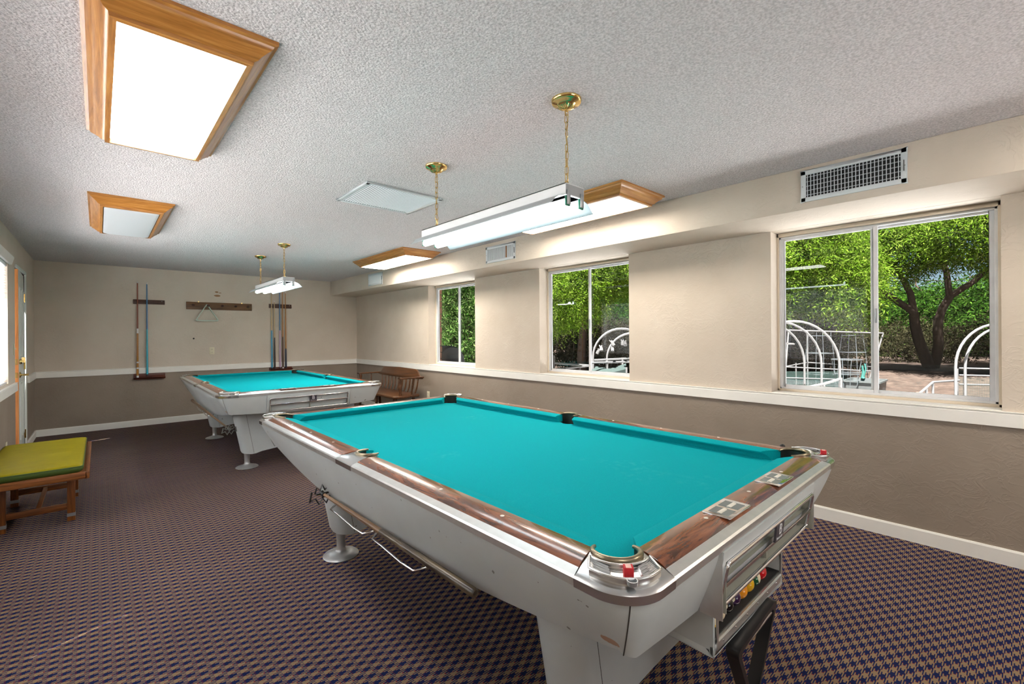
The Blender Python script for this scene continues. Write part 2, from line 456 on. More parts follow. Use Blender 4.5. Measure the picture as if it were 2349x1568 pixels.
GD0, GD1, GDZ = 1.0, 2.4, 2.05      # unseen glazed opening behind the camera, added to brighten the ceiling
struct(obj('wall_front', MB().box(XL - 0.2, GD0, YF - 0.2, YF, 0, ZC).box(GD1, XW, YF - 0.2, YF, 0, ZC).box(GD0, GD1, YF - 0.2, YF, GDZ, ZC), MAT['wall'], smooth=0))
gd = struct(empty('added_door_2', (0, YF - 0.1, 0)))
for k in range(2):
    a, b = GD0 + k*(GD1 - GD0)/2, GD0 + (k + 1)*(GD1 - GD0)/2
    f = MB()
    f.box(a, a + 0.04, -0.02, 0.02, 0, GDZ); f.box(b - 0.04, b, -0.02, 0.02, 0, GDZ); f.box(a, b, -0.02, 0.02, 0, 0.08); f.box(a, b, -0.02, 0.02, GDZ - 0.05, GDZ)
    fo = obj('sliding_leaf', f, MAT['alum_frame'], gd)
    obj('pane', MB().quad((a + 0.04, 0, 0.08), (b - 0.04, 0, 0.08), (b - 0.04, 0, GDZ - 0.05), (a + 0.04, 0, GDZ - 0.05)), MAT['glass'], fo, smooth=0)
DY0, DY1, DZ = 6.975, 7.80, 2.075
LWY0, LWY1, LWZ0, LWZ1 = 4.90, 6.47, 0.90, 2.06
ADDED_LW2 = (1.5, 2.6); ADDED_LW3 = (2.95, 4.70)  # two unseen windows added to throw daylight on the ceiling
mb = MB()
mb.box(XL - 0.2, XL, YF - 0.2, ADDED_LW2[0], 0, ZC); mb.box(XL - 0.2, XL, ADDED_LW2[0], ADDED_LW2[1], 0, LWZ0); mb.box(XL - 0.2, XL, ADDED_LW2[0], ADDED_LW2[1], LWZ1, ZC)
mb.box(XL - 0.2, XL, ADDED_LW2[1], ADDED_LW3[0], 0, ZC); mb.box(XL - 0.2, XL, ADDED_LW3[0], ADDED_LW3[1], 0, LWZ0); mb.box(XL - 0.2, XL, ADDED_LW3[0], ADDED_LW3[1], LWZ1, ZC); mb.box(XL - 0.2, XL, ADDED_LW3[1], LWY0, 0, ZC); mb.box(XL - 0.2, XL, LWY0, LWY1, 0, LWZ0); mb.box(XL - 0.2, XL, LWY0, LWY1, LWZ1, ZC)
mb.box(XL - 0.2, XL, LWY1, DY0, 0, ZC); mb.box(XL - 0.2, XL, DY0, DY1, DZ, ZC); mb.box(XL - 0.2, XL, DY1, YB, 0, ZC)
struct(obj('wall_left', mb, MAT['wall'], smooth=0))
struct(obj('wall_soffit', MB().box(XS, XW, YF, YB, ZS, ZC), MAT['wall'], bevel=0.006, smooth=40))

# baseboards and chair rails
def moulding(name, path, prof, mat):
    """profile (offset into the room, z) swept along a straight wall line path=(x0,y0,x1,y1,nx,ny)"""
    x0, y0, x1, y1, nx, ny = path
    m = MB().loft([[(x + nx * d, y + ny * d, z) for d, z in prof] for x, y in ((x0, y0), (x1, y1))], True, True)
    return struct(obj(name, m, mat, smooth=25))
BP = [(0, 0), (0.015, 0), (0.015, 0.082), (0.010, 0.0914), (0, 0.0914)]
RP = [(0, ZRB), (0.020, ZRB), (0.020, ZR - 0.016), (0.016, ZR - 0.008), (0.022, ZR - 0.005), (0.022, ZR), (0, ZR)]
moulding('baseboard_right', (XW, YF, XW, YB, -1, 0), BP, MAT['trim'])
moulding('baseboard_back', (XL, YB, XW, YB, 0, -1), BP, MAT['trim'])
moulding('baseboard_left', (XL, DY1 + 0.09, XL, YB, 1, 0), BP, MAT['trim'])
moulding('baseboard_left', (XL, YF, XL, DY0 - 0.02, 1, 0), BP, MAT['trim'])
moulding('trim_1', (XW, YF, XW, YB, -1, 0), RP, MAT['trim'])
moulding('trim_2', (XL, YB, XW, YB, 0, -1), RP, MAT['trim'])
moulding('trim_3', (XL, 8.06, XL, YB, 1, 0), RP, MAT['trim'])
moulding('trim_4', (XL, YF, XL, DY0 - 0.012, 1, 0), RP, MAT['trim'])

# ---- window wall windows: painted wood lining, aluminium frame, two sliding sashes with panes
XG = 3.985
def window(n, y0, y1):
    r = struct(empty('window_%d' % n, (0, 0, 0)))
    sill = MB().box(XW - 0.002, XO + 0.03, y0, y1, ZR - 0.012, ZR + 0.004)
    obj('sill', sill, MAT['trim'], r, bevel=0.003)
    li = MB()
    li.box(XG - 0.012, XG + 0.055, y0, y1, ZS - 0.030, ZS); li.box(XG - 0.012, XG + 0.055, y0, y1, ZR + 0.004, ZR + 0.022)
    li.box(XG - 0.012, XG + 0.055, y0, y0 + 0.014, ZR, ZS); li.box(XG - 0.012, XG + 0.055, y1 - 0.014, y1, ZR, ZS)
    obj('lining', li, MAT['window_wood'], r, bevel=0.002)
    a, b, zb, zt = y0 + 0.014, y1 - 0.014, ZR + 0.022, ZS - 0.030
    fr = MB()
    fr.box(XG, XG + 0.05, a, b, zt - 0.016, zt); fr.box(XG, XG + 0.05, a, b, zb, zb + 0.014)
    fr.box(XG, XG + 0.05, a, a + 0.014, zb, zt); fr.box(XG, XG + 0.05, b - 0.014, b, zb, zt)
    obj('frame', fr, MAT['alum_frame'], r, bevel=0.0015)
    mid = 0.5 * (a + b)
    for k, (s0, s1, xo) in enumerate(((mid - 0.022, b - 0.012, 0.008), (a + 0.012, mid + 0.022, 0.028))):
        w = 0.026; zz0, zz1 = zb + 0.012, zt - 0.014
        sm = MB()
        sm.box(XG + xo, XG + xo + 0.018, s0, s0 + w, zz0, zz1); sm.box(XG + xo, XG + xo + 0.018, s1 - w, s1, zz0, zz1)
        sm.box(XG + xo, XG + xo + 0.018, s0 + w, s1 - w, zz0, zz0 + 0.022); sm.box(XG + xo, XG + xo + 0.018, s0 + w, s1 - w, zz1 - 0.018, zz1)
        so = obj('sash', sm, MAT['alum_frame'], r, bevel=0.0012)
        obj('pane', MB().quad((XG + xo + 0.009, s0 + w, zz0 + 0.02), (XG + xo + 0.009, s1 - w, zz0 + 0.02), (XG + xo + 0.009, s1 - w, zz1 - 0.016), (XG + xo + 0.009, s0 + w, zz1 - 0.016)), MAT['glass'], so, smooth=0)
        if k == 0:
            obj('latch', MB().box(XG - 0.004, XG + xo, s0 + 0.004, s0 + 0.016, 1.40, 1.50), MAT['grey_metal'], so, bevel=0.002)
    return r
for i, (a, b) in enumerate(WIN): window(i + 1, a, b)

# brick outside edge of each window opening, laid brick by brick
brick_mat = plain('slump_brick', srgb(120, 84, 66), 0.9, 0, 0.2, 0, 0.22, 9, 0.5, 60)
bm_ = MB().box(-0.06, 0.06, -0.06, 0.06, -0.048, 0.048).mesh('brick', 30, 0.010)
bm_.materials.append(brick_mat)
bw = struct(empty('wall_outer_brick'))
for (a, b) in WIN:
    for k in range(14):
        inst('brick', bm_, bw, (XO + 0.06 + random.uniform(-0.006, 0.006), b + 0.17 + random.uniform(-0.008, 0.008), 0.80 + 0.104 * k), (0, 0, random.uniform(-0.03, 0.03)))

# ---- left wall window behind a blind (one edge in view, the other two added)
def left_window(n, y0, y1, label):
    r = struct(empty('window_%d' % n))
    f = MB()
    f.box(XL - 0.12, XL - 0.08, y0, y1, LWZ0, LWZ0 + 0.03); f.box(XL - 0.12, XL - 0.08, y0, y1, LWZ1 - 0.03, LWZ1)
    f.box(XL - 0.12, XL - 0.08, y0, y0 + 0.03, LWZ0, LWZ1); f.box(XL - 0.12, XL - 0.08, y1 - 0.03, y1, LWZ0, LWZ1)
    obj('frame', f, MAT['alum_frame'], r)
    obj('pane', MB().quad((XL - 0.10, y0 + 0.03, LWZ0 + 0.03), (XL - 0.10, y1 - 0.03, LWZ0 + 0.03), (XL - 0.10, y1 - 0.03, LWZ1 - 0.03), (XL - 0.10, y0 + 0.03, LWZ1 - 0.03)), MAT['glass'], r, smooth=0)
    obj('head_trim', MB().prism([(0, LWZ1 - 0.01), (0.02, LWZ1 - 0.01), (0.035, LWZ1 + 0.05), (0.035, LWZ1 + 0.065), (0, LWZ1 + 0.065)], y0 - 0.1, y1 + 0.1, 'y'), MAT['trim'], r).location.x = XL
    bl = empty('window_blind', (XL - 0.02, y0, LWZ0)); tag(bl, label, 'blind')
    obj('headrail', MB().box(-0.025, 0.015, 0.01, y1 - y0 - 0.01, LWZ1 - LWZ0 - 0.04, LWZ1 - LWZ0 - 0.003), MAT['blind'], bl, bevel=0.003)
    sl = MB().prism([(-0.013, -0.0062), (-0.004, -0.0010), (0.005, 0.0026), (0.013, 0.0050), (0.013, 0.0060), (0.005, 0.0036), (-0.004, 0.0), (-0.013, -0.0052)], 0.012, y1 - y0 - 0.012, 'y').mesh('slat', 30)
    sl.materials.append(MAT['blind'])
    n_s = 46
    for k in range(n_s):
        inst('slat', sl, bl, (0, 0, 0.03 + (LWZ1 - LWZ0 - 0.08) * k / (n_s - 1)))
    obj('bottom_rail', MB().box(-0.012, 0.012, 0.012, y1 - y0 - 0.012, 0.004, 0.018), MAT['blind'], bl, bevel=0.002)
left_window(4, LWY0, LWY1, 'white slatted blind at the far left edge beside the door')
left_window(5, ADDED_LW2[0], ADDED_LW2[1], 'white slatted blind over an added unseen left window nearest the camera')
left_window(6, ADDED_LW3[0], ADDED_LW3[1], 'white slatted blind over an added unseen left window beside the bench')

# ---- door standing a little ajar in the left wall
dr = struct(empty('door_1', (XL - 0.004, DY1 - 0.025, 0)))
ang = math.radians(2.0)
dr.rotation_euler = (0, 0, ang)      # hinge at the far jamb, leaf runs towards -y
obj('leaf', MB().box(-0.044, 0.0, -0.775, 0.0, 0.012, DZ - 0.018), MAT['door'], dr, bevel=0.002)
for zz0, zz1 in ((0.25, 0.86), (1.12, 1.88)):
    for yy0, yy1 in ((-0.66, -0.42), (-0.34, -0.10)):
        p = MB(); 
        for (u0, u1, w0, w1) in ((yy0, yy1, zz0, zz0 + 0.02), (yy0, yy1, zz1 - 0.02, zz1), (yy0, yy0 + 0.02, zz0, zz1), (yy1 - 0.02, yy1, zz0, zz1)):
            p.box(-0.002, 0.008, u0, u1, w0, w1)
        obj('panel_moulding', p, MAT['door'], dr, bevel=0.002)
ed = obj('latch_edge', MB().box(-0.0435, -0.0005, -0.7775, -0.774, 0.012, DZ - 0.018), MAT['raw_wood'], dr, smooth=0)
for z in (0.945, 1.085):
    obj('latch_plate', MB().box(-0.036, -0.008, -0.7795, -0.777, z - 0.03, z + 0.03), MAT['brass'], ed)
k = MB().lathe([(0.032, 0), (0.032, 0.006), (0.026, 0.012), (0.011, 0.016), (0.010, 0.055), (0.012, 0.06), (0.012, 0.068), (0.0, 0.07)], (0, -0.71, 0.945), 20, 'x')
k.tube([(0.060, -0.71, 0.945), (0.062, -0.66, 0.947), (0.060, -0.60, 0.945)], [0.009, 0.008, 0.007], 8)
obj('lever_handle', k, MAT['brass'], dr)
k = MB().lathe([(0.028, 0), (0.028, 0.012), (0.022, 0.02), (0.0, 0.022)], (0, -0.71, 1.085), 20, 'x'); k.box(0.018, 0.045, -0.716, -0.704, 1.075, 1.13)
obj('deadbolt_turn', k, MAT['brass'], dr)
for z in (0.22, 1.02, 1.80):
    k = MB(); k.tube([(0.006, 0.0, z - 0.05), (0.006, 0.0, z + 0.05)], 0.008, 8); k.box(-0.002, 0.002, -0.035, 0.0, z - 0.045, z + 0.045)
    obj('hinge', k, MAT['brass'], dr)
cs = MB()
for (a, b, z0, z1) in ((DY1, DY1 + 0.06, 0, DZ + 0.03), (DY0 - 0.0, DY1 + 0.06, DZ, DZ + 0.03)):
    cs.box(XL - 0.15, XL + 0.014, a, b, z0, z1)
struct(obj('trim_5', cs, MAT['door'], bevel=0.003))

# ---- honey-oak framed ceiling lights
def ceiling_light(name, x0, x1, y0, y1, mat, label, grp='oak framed ceiling lights'):
    r = empty(name, (0.5*(x0 + x1), 0.5*(y0 + y1), ZC)); tag(r, label, 'ceiling light', grp)
    hx, hy = 0.5*(x1 - x0), 0.5*(y1 - y0)
    prof = [(0, 0), (0, -0.012), (0.012, -0.016), (0.016, -0.026), (0.030, -0.036), (0.046, -0.050), (0.055, -0.062), (0.066, -0.066), (0.068, -0.078), (0.086, -0.080), (0.086, -0.060), (0.05, 0)]
    for side in range(4):
        rings = []
        for e in (-1, 1):
            ring = []
            for d, z in prof:
                if side == 0: p = (e * (hx - d), -(hy - d), z)
                elif side == 1: p = (hx - d, e * (hy - d), z)
                elif side == 2: p = (e * (hx - d), hy - d, z)
                else: p = (-(hx - d), e * (hy - d), z)
                ring.append(p)
            rings.append(ring)
        obj('moulding', MB().loft(rings, True, True), MAT['oak_x' if side in (0, 2) else 'oak_y'], r, smooth=40)
    ax, ay = hx - 0.087, hy - 0.087
    d = MB()
    r0 = [(x, y, -0.060) for x, y in rrect(-ax, ax, -ay, ay, 0.02)]
    r1 = [(x, y, -0.078) for x, y in rrect(-ax + .004, ax - .004, -ay + .004, ay - .004, 0.03)]
    r2 = [(x, y, -0.084) for x, y in rrect(-ax + .02, ax - .02, -ay + .02, ay - .02, 0.03)]
    d.loft([r0, r1, r2], True, True)
    obj('diffuser', d, mat, r, smooth=40)
    return r
ceiling_light('ceiling_light', -0.04, 0.485, 1.765, 3.11, MAT['lit_cool'], 'lit oak-framed ceiling panel light at top left, the largest in view')
ceiling_light('ceiling_light', -0.055, 0.455, 4.46, 5.79, MAT['diffuser_off'], 'unlit oak-framed ceiling panel light with grey diffuser, toward the back left')
ceiling_light('ceiling_light', 2.637, 3.20, 1.785, 3.215, MAT['lit_warm'], 'lit oak-framed ceiling panel light partly behind the near hanging lamp')
ceiling_light('ceiling_light', 2.667, 3.20, 4.85, 6.284, MAT['lit_far'], 'lit oak-framed ceiling panel light above the far right windows')
ceiling_light('ceiling_light', 2.637, 3.20, -1.75, -0.36, MAT['lit_warm'], 'added lit oak-framed ceiling panel light, unseen behind the camera on the right')  # out of view, added to light the near end of the room
ceiling_light('ceiling_light', -0.04, 0.485, -1.55, -0.25, MAT['lit_cool'], 'added lit oak-framed ceiling panel light, unseen behind the camera on the left')  # second unseen panel, added for more light near the camera

# ---- ceiling return grille and the three soffit registers
r = empty('ceiling_vent', (1.659, 3.215, ZC)); tag(r, 'white square return-air grille on the ceiling with many slats', 'vent')
fx, fy = 0.305, 0.27
f = MB()
for (a, b, c, d) in ((-fx, fx, -fy, -fy + .03), (-fx, fx, fy - .03, fy), (-fx, -fx + .03, -fy, fy), (fx - .03, fx, -fy, fy)):
    f.box(a, b, c, d, -0.014, 0)
obj('frame', f, MAT['vent_white'], r, bevel=0.003)
obj('backing', MB().box(-fx + .02, fx - .02, -fy + .02, fy - .02, -0.003, -0.001), MAT['vent_dark'], r)
sl = MB().prism([(-0.0040, -0.0050), (0.0020, -0.0115), (0.0031, -0.0107), (-0.0029, -0.0042)], -fy + .028, fy - .028, 'y').mesh('slat', 0)
sl.materials.append(MAT['vent_white'])
for k in range(30):
    inst('slat', sl, r, (-fx + 0.038 + k * (2*fx - 0.076) / 29, 0, 0))
def soffit_vent(y0, y1, z0, z1, label, grid, rust=None):
    r = empty('wall_vent', (XS, 0.5*(y0 + y1), 0.5*(z0 + z1))); tag(r, label, 'vent', 'registers on the soffit')
    hy, hz = 0.5*(y1 - y0), 0.5*(z1 - z0); w = 0.028
    f = MB()
    for (a, b, c, d) in ((-hy, hy, -hz, -hz + w), (-hy, hy, hz - w, hz), (-hy, -hy + w, -hz, hz), (hy - w, hy, -hz, hz)):
        f.box(-0.010, 0, a, b, c, d)
    obj('frame', f, MAT['vent_white'], r, bevel=0.003)
    obj('backing', MB().box(-0.0015, -0.0005, -hy + .02, hy - .02, -hz + .02, hz - .02), MAT['vent_dark'], r)
    n = 26 if grid else 24
    sv = (MB().box(-0.0085, -0.0065, -0.002, 0.002, -hz + w - .002, hz - w + .002) if grid else
          MB().add([(-0.009, 0.0035, -hz + w - .002), (-0.003, -0.0035, -hz + w - .002), (-0.003, -0.0025, -hz + w - .002), (-0.009, 0.0045, -hz + w - .002), (-0.009, 0.0035, hz - w + .002), (-0.003, -0.0035, hz - w + .002), (-0.003, -0.0025, hz - w + .002), (-0.009, 0.0045, hz - w + .002)], [(0,3,2,1),(4,5,6,7),(0,1,5,4),(1,2,6,5),(2,3,7,6),(3,0,4,7)])).mesh('slat', 0)
    sv.materials.append(MAT['vent_white'])
    for k in range(n):
        o = inst('slat', sv, r, (0, -hy + w + (k + 0.5) * (2*hy - 2*w) / n, 0))
        if rust == k:
            o.data = sv.copy(); o.data.materials.clear(); o.data.materials.append(MAT['rust'])
    if grid:
        sh = MB().box(-0.0060, -0.004, -hy + w, hy - w, -0.0025, 0.0025).mesh('crossbar', 0); sh.materials.append(MAT['grey_metal'])
        for k in range(5):
            inst('crossbar', sh, r, (0, 0, -hz + w + (k + 0.5) * (2*hz - 2*w) / 5))
    obj('lever', MB().box(-0.016, -0.009, -hy + 0.012, -hy + 0.015, -0.03, 0.03), MAT['seam'], r)
    for s in (-1, 1):
        obj('screw', MB().lathe([(0.004, 0), (0.004, -0.0015), (0, -0.002)], (-0.010, s * (hy - 0.010), 0), 8, 'x'), MAT['grey_metal'], r)
soffit_vent(0.394, 0.909, 2.160, 2.356, 'white soffit register with open black grid above the nearest window', True)
soffit_vent(3.592, 4.090, 2.155, 2.340, 'white soffit register with vertical slats and a rust spot near the middle window', False, 6)
soffit_vent(6.681, 7.182, 2.153, 2.344, 'small white soffit register farthest away, near the back wall', False)

# ---- hanging fluorescent shop lights
link_me = MB().tube([(0.0085*math.cos(a), 0, 0.0085*math.sin(a) + (0.011 if math.sin(a) > 0 else -0.011)) for a in [2*PI*i/12 for i in range(12)]], 0.0019, 6, True).mesh('chain_link')
link_me.materials.append(MAT['brass'])
def shop_light(x, y0, y1, ztop, cy, label, tmat):
    r = empty('hanging_lamp', (x, 0.5*(y0 + y1), ztop)); tag(r, label, 'hanging lamp', 'fluorescent lamps over the pool tables')
    h = 0.5*(y1 - y0)
    m = MB()
    m.box(-0.062, 0.062, -h, h, -0.004, 0.0); m.box(-0.062, -0.059, -h, h, -0.048, 0); m.box(0.059, 0.062, -h, h, -0.048, 0); m.box(-0.062, 0.062, -h, h, -0.050, -0.047)
    obj('housing', m, MAT['white_metal'], r)
    for e in (-1, 1):
        obj('end_plate', MB().box(-0.060, 0.060, e*h - 0.003*(e > 0) , e*h + 0.003*(e < 0), -0.046, -0.003), MAT['grey_metal'], r)
    half = [(0.050, -0.050), (0.074, -0.053), (0.096, -0.060), (0.116, -0.073), (0.130, -0.088), (0.140, -0.098), (0.148, -0.100)]
    full = [(-a, b) for a, b in reversed(half)] + half
    th = [(a, b + 0.0025) for a, b in reversed(full)]
    obj('reflector', MB().loft([[(a, e*(h - 0.012), b) for a, b in full + th] for e in (-1, 1)], True, True), MAT['reflector'], r, smooth=45)
    for sx in (-0.045, 0.045):
        t = obj('tube', MB().lathe([(0.0, -h + 0.010), (0.017, -h + 0.011), (0.019, -h + 0.016), (0.019, h - 0.016), (0.017, h - 0.011), (0.0, h - 0.010)], (sx, 0, -0.082), 16, 'y'), tmat, r, smooth=50)
        for e in (-1, 1):
            obj('lamp_holder', MB().box(sx - 0.015, sx + 0.015, e*(h - 0.004) - 0.005, e*(h - 0.004) + 0.005, -0.098, -0.052), MAT['green_plastic'], r, bevel=0.004)
            obj('bracket', MB().box(sx - 0.011, sx + 0.011, e*(h + 0.003) - 0.0015, e*(h + 0.003) + 0.0015, -0.092, -0.030), MAT['grey_metal'], r, bevel=0.001)
    for yy in cy:
        ly = yy - 0.5*(y0 + y1)
        prof = [(0.0, 0.0), (0.067, 0.0), (0.067, -0.006), (0.063, -0.010), (0.065, -0.014), (0.058, -0.019), (0.044, -0.022), (0.040, -0.026), (0.034, -0.033), (0.018, -0.040), (0.008, -0.043), (0.006, -0.052), (0.0, -0.054)]
        zc = ZC - ztop
        c = obj('canopy', MB().lathe(prof, (0, ly, zc), 32), MAT['brass'], r, smooth=50)
        fl = MB()
        for q in range(20):
            a = 2*PI*q/20
            fl.tube([(0.020*math.cos(a), ly + 0.020*math.sin(a), zc - 0.0385), (0.036*math.cos(a), ly + 0.036*math.sin(a), zc - 0.030)], [0.0015, 0.003], 6)
        obj('fluting', fl, MAT['brass'], c)
        n = int((zc - 0.05) / 0.0335) + 1
        for q in range(n):
            z = 0.012 + (zc - 0.062) * q / (n - 1)
            inst('chain_link', link_me, r, (random.uniform(-.001, .001), ly, z), (random.uniform(-.08, .08), random.uniform(-.08, .08), (q % 2) * PI/2 + random.uniform(-.5, .5)))
        obj('cord', MB().tube([(0.004*math.sin(i*1.7), ly + 0.004*math.cos(i*1.3), -0.002 + (zc - 0.05)*i/14) for i in range(15)], 0.0016, 5), plain('clear_gold_cord', srgb(176, 140, 76), 0.4), r)
shop_light(1.560, 1.30, 2.485, 1.990, (1.346, 2.409), 'bright white two-tube fluorescent lamp on brass chains over the nearer pool table', MAT['tube_lit'])
shop_light(1.572, 5.42, 6.62, 1.995, (5.589, 6.612), 'bright white two-tube fluorescent lamp on brass chains over the far pool table', MAT['tube_far'])

# ---------------------------------------------------------------- pool tables
TW, TL, NW, NL = 0.81, 1.447, 0.635, 1.27        # half outer size, half playing size
def mir(pts, sx, sy): return [(x*sx, y*sy, z) for x, y, z in pts]
def table_outline(inset, n=10, rad=0.115):
    return rrect(-TW + inset, TW - inset, -TL + inset, TL - inset, rad - inset*0.4, n)
def make_table():
    T_ = empty('pool_table')
    # cloth covered slate bed with rounded cut-outs at the six pockets
    poly = []
    cd = 0.0464 / math.sqrt(2)
    bx, by = 0.662, 1.297
    def arc(cx, cy, r, a0, a1, n=8):
        return [(cx + r*math.cos(math.radians(a0 + (a1 - a0)*i/n)), cy + r*math.sin(math.radians(a0 + (a1 - a0)*i/n))) for i in range(n + 1)]
    R = 0.054
    def corner(sx, sy):
        cx, cy = sx*(NW + cd), sy*(NL + cd)
        # circle meets the bed edges x=sx*bx and y=sy*by
        dx = bx - (NW + cd); dy = by - (NL + cd)
        p1 = (sx*bx, cy - sy*math.sqrt(R*R - dx*dx)); p2 = (cx - sx*math.sqrt(R*R - dy*dy), sy*by)
        a1 = math.atan2(p1[1] - cy, p1[0] - cx); a2 = math.atan2(p2[1] - cy, p2[0] - cx)
        d = (a2 - a1 + PI) % (2*PI) - PI
        mid = math.atan2(-sy, -sx)
        pts = []
        if abs(((a1 + d/2 - mid + PI) % (2*PI)) - PI) > PI/2: d = d - math.copysign(2*PI, d)
        for i in range(11): pts.append((cx + R*math.cos(a1 + d*i/10), cy + R*math.sin(a1 + d*i/10)))
        return pts
    def side(sx):
        cx = sx*0.690; r = 0.050; h = math.sqrt(r*r - (bx - 0.690)**2) if abs(bx - 0.690) < r else 0.0
        a1 = math.atan2(-sx*h, sx*bx - cx); a2 = math.atan2(sx*h, sx*bx - cx)
        d = (a2 - a1) % (2*PI)
        mid = PI if sx > 0 else 0
        if abs(((a1 + d/2 - mid + PI) % (2*PI)) - PI) > PI/2: d -= 2*PI
        return [(cx + r*math.cos(a1 + d*i/8), r*math.sin(a1 + d*i/8)) for i in range(9)]
    poly += side(1) + corner(1, 1) + list(reversed(corner(-1, 1))) + side(-1) + corner(-1, -1) + list(reversed(corner(1, -1)))
    obj('bed', MB().prism(poly, 0.735, 0.757), MAT['cloth'], T_, smooth=0)
    # rails: wood tops, aluminium edge, cloth cushions, pearl sights
    wood_prof = [(0.028, 0.775), (0.028, 0.7965), (0.040, 0.8015), (0.056, 0.8055), (0.074, 0.8075), (0.092, 0.8070), (0.108, 0.8050), (0.121, 0.8025), (0.121, 0.770)]
    trim_prof = [(0.0, 0.768), (-0.001, 0.786), (0.004, 0.7905), (0.028, 0.7975), (0.028, 0.768)]
    cush_prof = [(0.121, 0.8025), (0.135, 0.8025), (0.155, 0.800), (0.170, 0.7965), (0.175, 0.793), (0.174, 0.788), (0.160, 0.778), (0.150, 0.764), (0.148, 0.757), (0.121, 0.757)]
    def end_c(d): return 0.160 + 0.037*min(1.0, d/0.125)          # casting joint, distance from table end
    def end_s(d): return 0.082 - 0.012*min(1.0, d/0.125)          # side casting half width
    def cut_c(d): return 0.197 + (0.175 + 0.088 - 0.197)*max(0.0, (d - 0.121)/(0.175 - 0.121))
    def cut_s(d): return 0.052 + 0.018*max(0.0, (d - 0.121)/(0.175 - 0.121))
    for sx in (-1, 1):
        for sy in (-1, 1):
            def rail(prof, fe, fs):
                return MB().loft([[(sx*(TW - d), sy*(TL - fe(d)), z) for d, z in prof], [(sx*(TW - d), sy*fs(d), z) for d, z in prof]], True, True)
            ro = obj('rail', rail(wood_prof, end_c, end_s), MAT['rose_y'], T_, smooth=40)
            obj('edge_trim', rail(trim_prof, end_c, end_s), MAT['trim_alu'], ro, smooth=25)
            obj('cushion', rail(cush_prof, cut_c, cut_s), MAT['cloth'], T_, smooth=40)
            for k in (1, 2, 3):
                obj('sight', MB().lathe([(0.0065, -0.004), (0.0065, 0.0004), (0, 0.0006)], (sx*0.729, sy*0.3175*k, 0.8075), 12), MAT['white_dot'], ro)
    for sy in (-1, 1):
        def rail(prof, fe):
            return MB().loft([[(e*(TW - fe(d)), sy*(TL - d), z) for d, z in prof] for e in (-1, 1)], True, True)
        ro = obj('rail', rail(wood_prof, end_c), MAT['rose_x'], T_, smooth=40)
        obj('edge_trim', rail(trim_prof, end_c), MAT['trim_alu'], ro, smooth=25)
        obj('cushion', rail(cush_prof, cut_c), MAT['cloth'], T_, smooth=40)
        for k in (-1, 0, 1):
            obj('sight', MB().lathe([(0.0065, -0.004), (0.0065, 0.0004), (0, 0.0006)], (0.3175*k, sy*1.364, 0.8075), 12), MAT['white_dot'], ro)
    # corner castings
    cen = (NW + cd, NL + cd); PR = 0.0556
    def ucurve(r, n=20, ext=118):
        return [(cen[0] + r*math.cos(math.radians(45 + ext - 2*ext*i/n)), cen[1] + r*math.sin(math.radians(45 + ext - 2*ext*i/n))) for i in range(n + 1)]
    oc = []      # outer edge from the end rail side to the long rail side
    N = 20
    rad = 0.105
    e0 = (TW - 0.160, TL); e1 = (TW, TL - 0.160)
    L1 = (TW - rad) - e0[0]; L2 = rad*PI/2; tot = 2*L1 + L2
    def outer_at(t, inset=0.0):
        s = t*tot
        if s < L1: return (e0[0] + s, TL - inset)
        if s < L1 + L2:
            a = PI/2 - (s - L1)/rad; return (TW - rad + (rad - inset)*math.cos(a), TL - rad + (rad - inset)*math.sin(a))
        return (TW - inset, TL - rad - (s - L1 - L2))
    U = ucurve(PR, N)
    rings = []
    for z, ins in ((0.764, 0.004), (0.766, 0.0), (0.786, -0.0015), (0.7905, 0.003), (0.794, 0.012)):
        rings.append([(*outer_at(i/N, ins), z) for i in range(N + 1)])
    for t, z in ((0.35, 0.801), (0.7, 0.805), (0.92, 0.806), (1.0, 0.803)):
        rings.append([(outer_at(i/N, 0.012)[0]*(1 - t) + U[i][0]*t, outer_at(i/N, 0.012)[1]*(1 - t) + U[i][1]*t, z) for i in range(N + 1)])
    rings.append([(x, y, 0.765) for x, y in U])
    cast_me = MB().loft(rings, False)
    # tray: raised rim, ribbed pads, floor
    def tray_pt(t, k):      # k 0 = outer edge, 1 = pocket side
        o = outer_at(0.10 + 0.80*t, 0.020); u = ucurve(PR + 0.024, 40, 62)[int(round(t*40))]
        return (o[0]*(1 - k) + u[0]*k, o[1]*(1 - k) + u[1]*k)
    NT_ = 24
    loop = [tray_pt(i/NT_, 0) for i in range(NT_ + 1)] + [tray_pt(1, 0.5)] + [tray_pt(1 - i/NT_, 1) for i in range(NT_ + 1)] + [tray_pt(0, 0.5)]
    rim = MB().tube([(x, y, 0.812) for x, y in loop], 0.0032, 8, True)
    rim.loft([[(x, y, 0.796) for x, y in loop], [(x, y, 0.812) for x, y in loop]], True)
    rim.loft([[(*tray_pt(i/NT_, k), 0.8035) for i in range(NT_ + 1)] for k in (0.0, 0.5, 1.0)], False)
    pads = MB()
    for t0, t1 in ((0.0, 0.30), (0.70, 1.0)):
        for k in range(9):
            kk = 0.10 + 0.80*k/8
            hi, lo = (0.811, 0.807)
            a, b = (t0, t1) if t0 == 0 else (t1, t0)
            r = 0.0026 if k % 2 else 0.0016
            pads.tube([(*tray_pt(a + (b - a)*0.08, kk), hi), (*tray_pt(a + (b - a)*0.5, kk), hi - 0.001), (*tray_pt(b, kk), lo)], [0.0008, r*0.8, r*1.5], 6)
        pads.loft([[(*tray_pt(t0 + (t1 - t0)*i/6, kk), 0.808) for i in range(7)] for kk in (0.06, 0.5, 0.94)], False)
    lip_pts = ucurve(PR + 0.002, 26, 124)
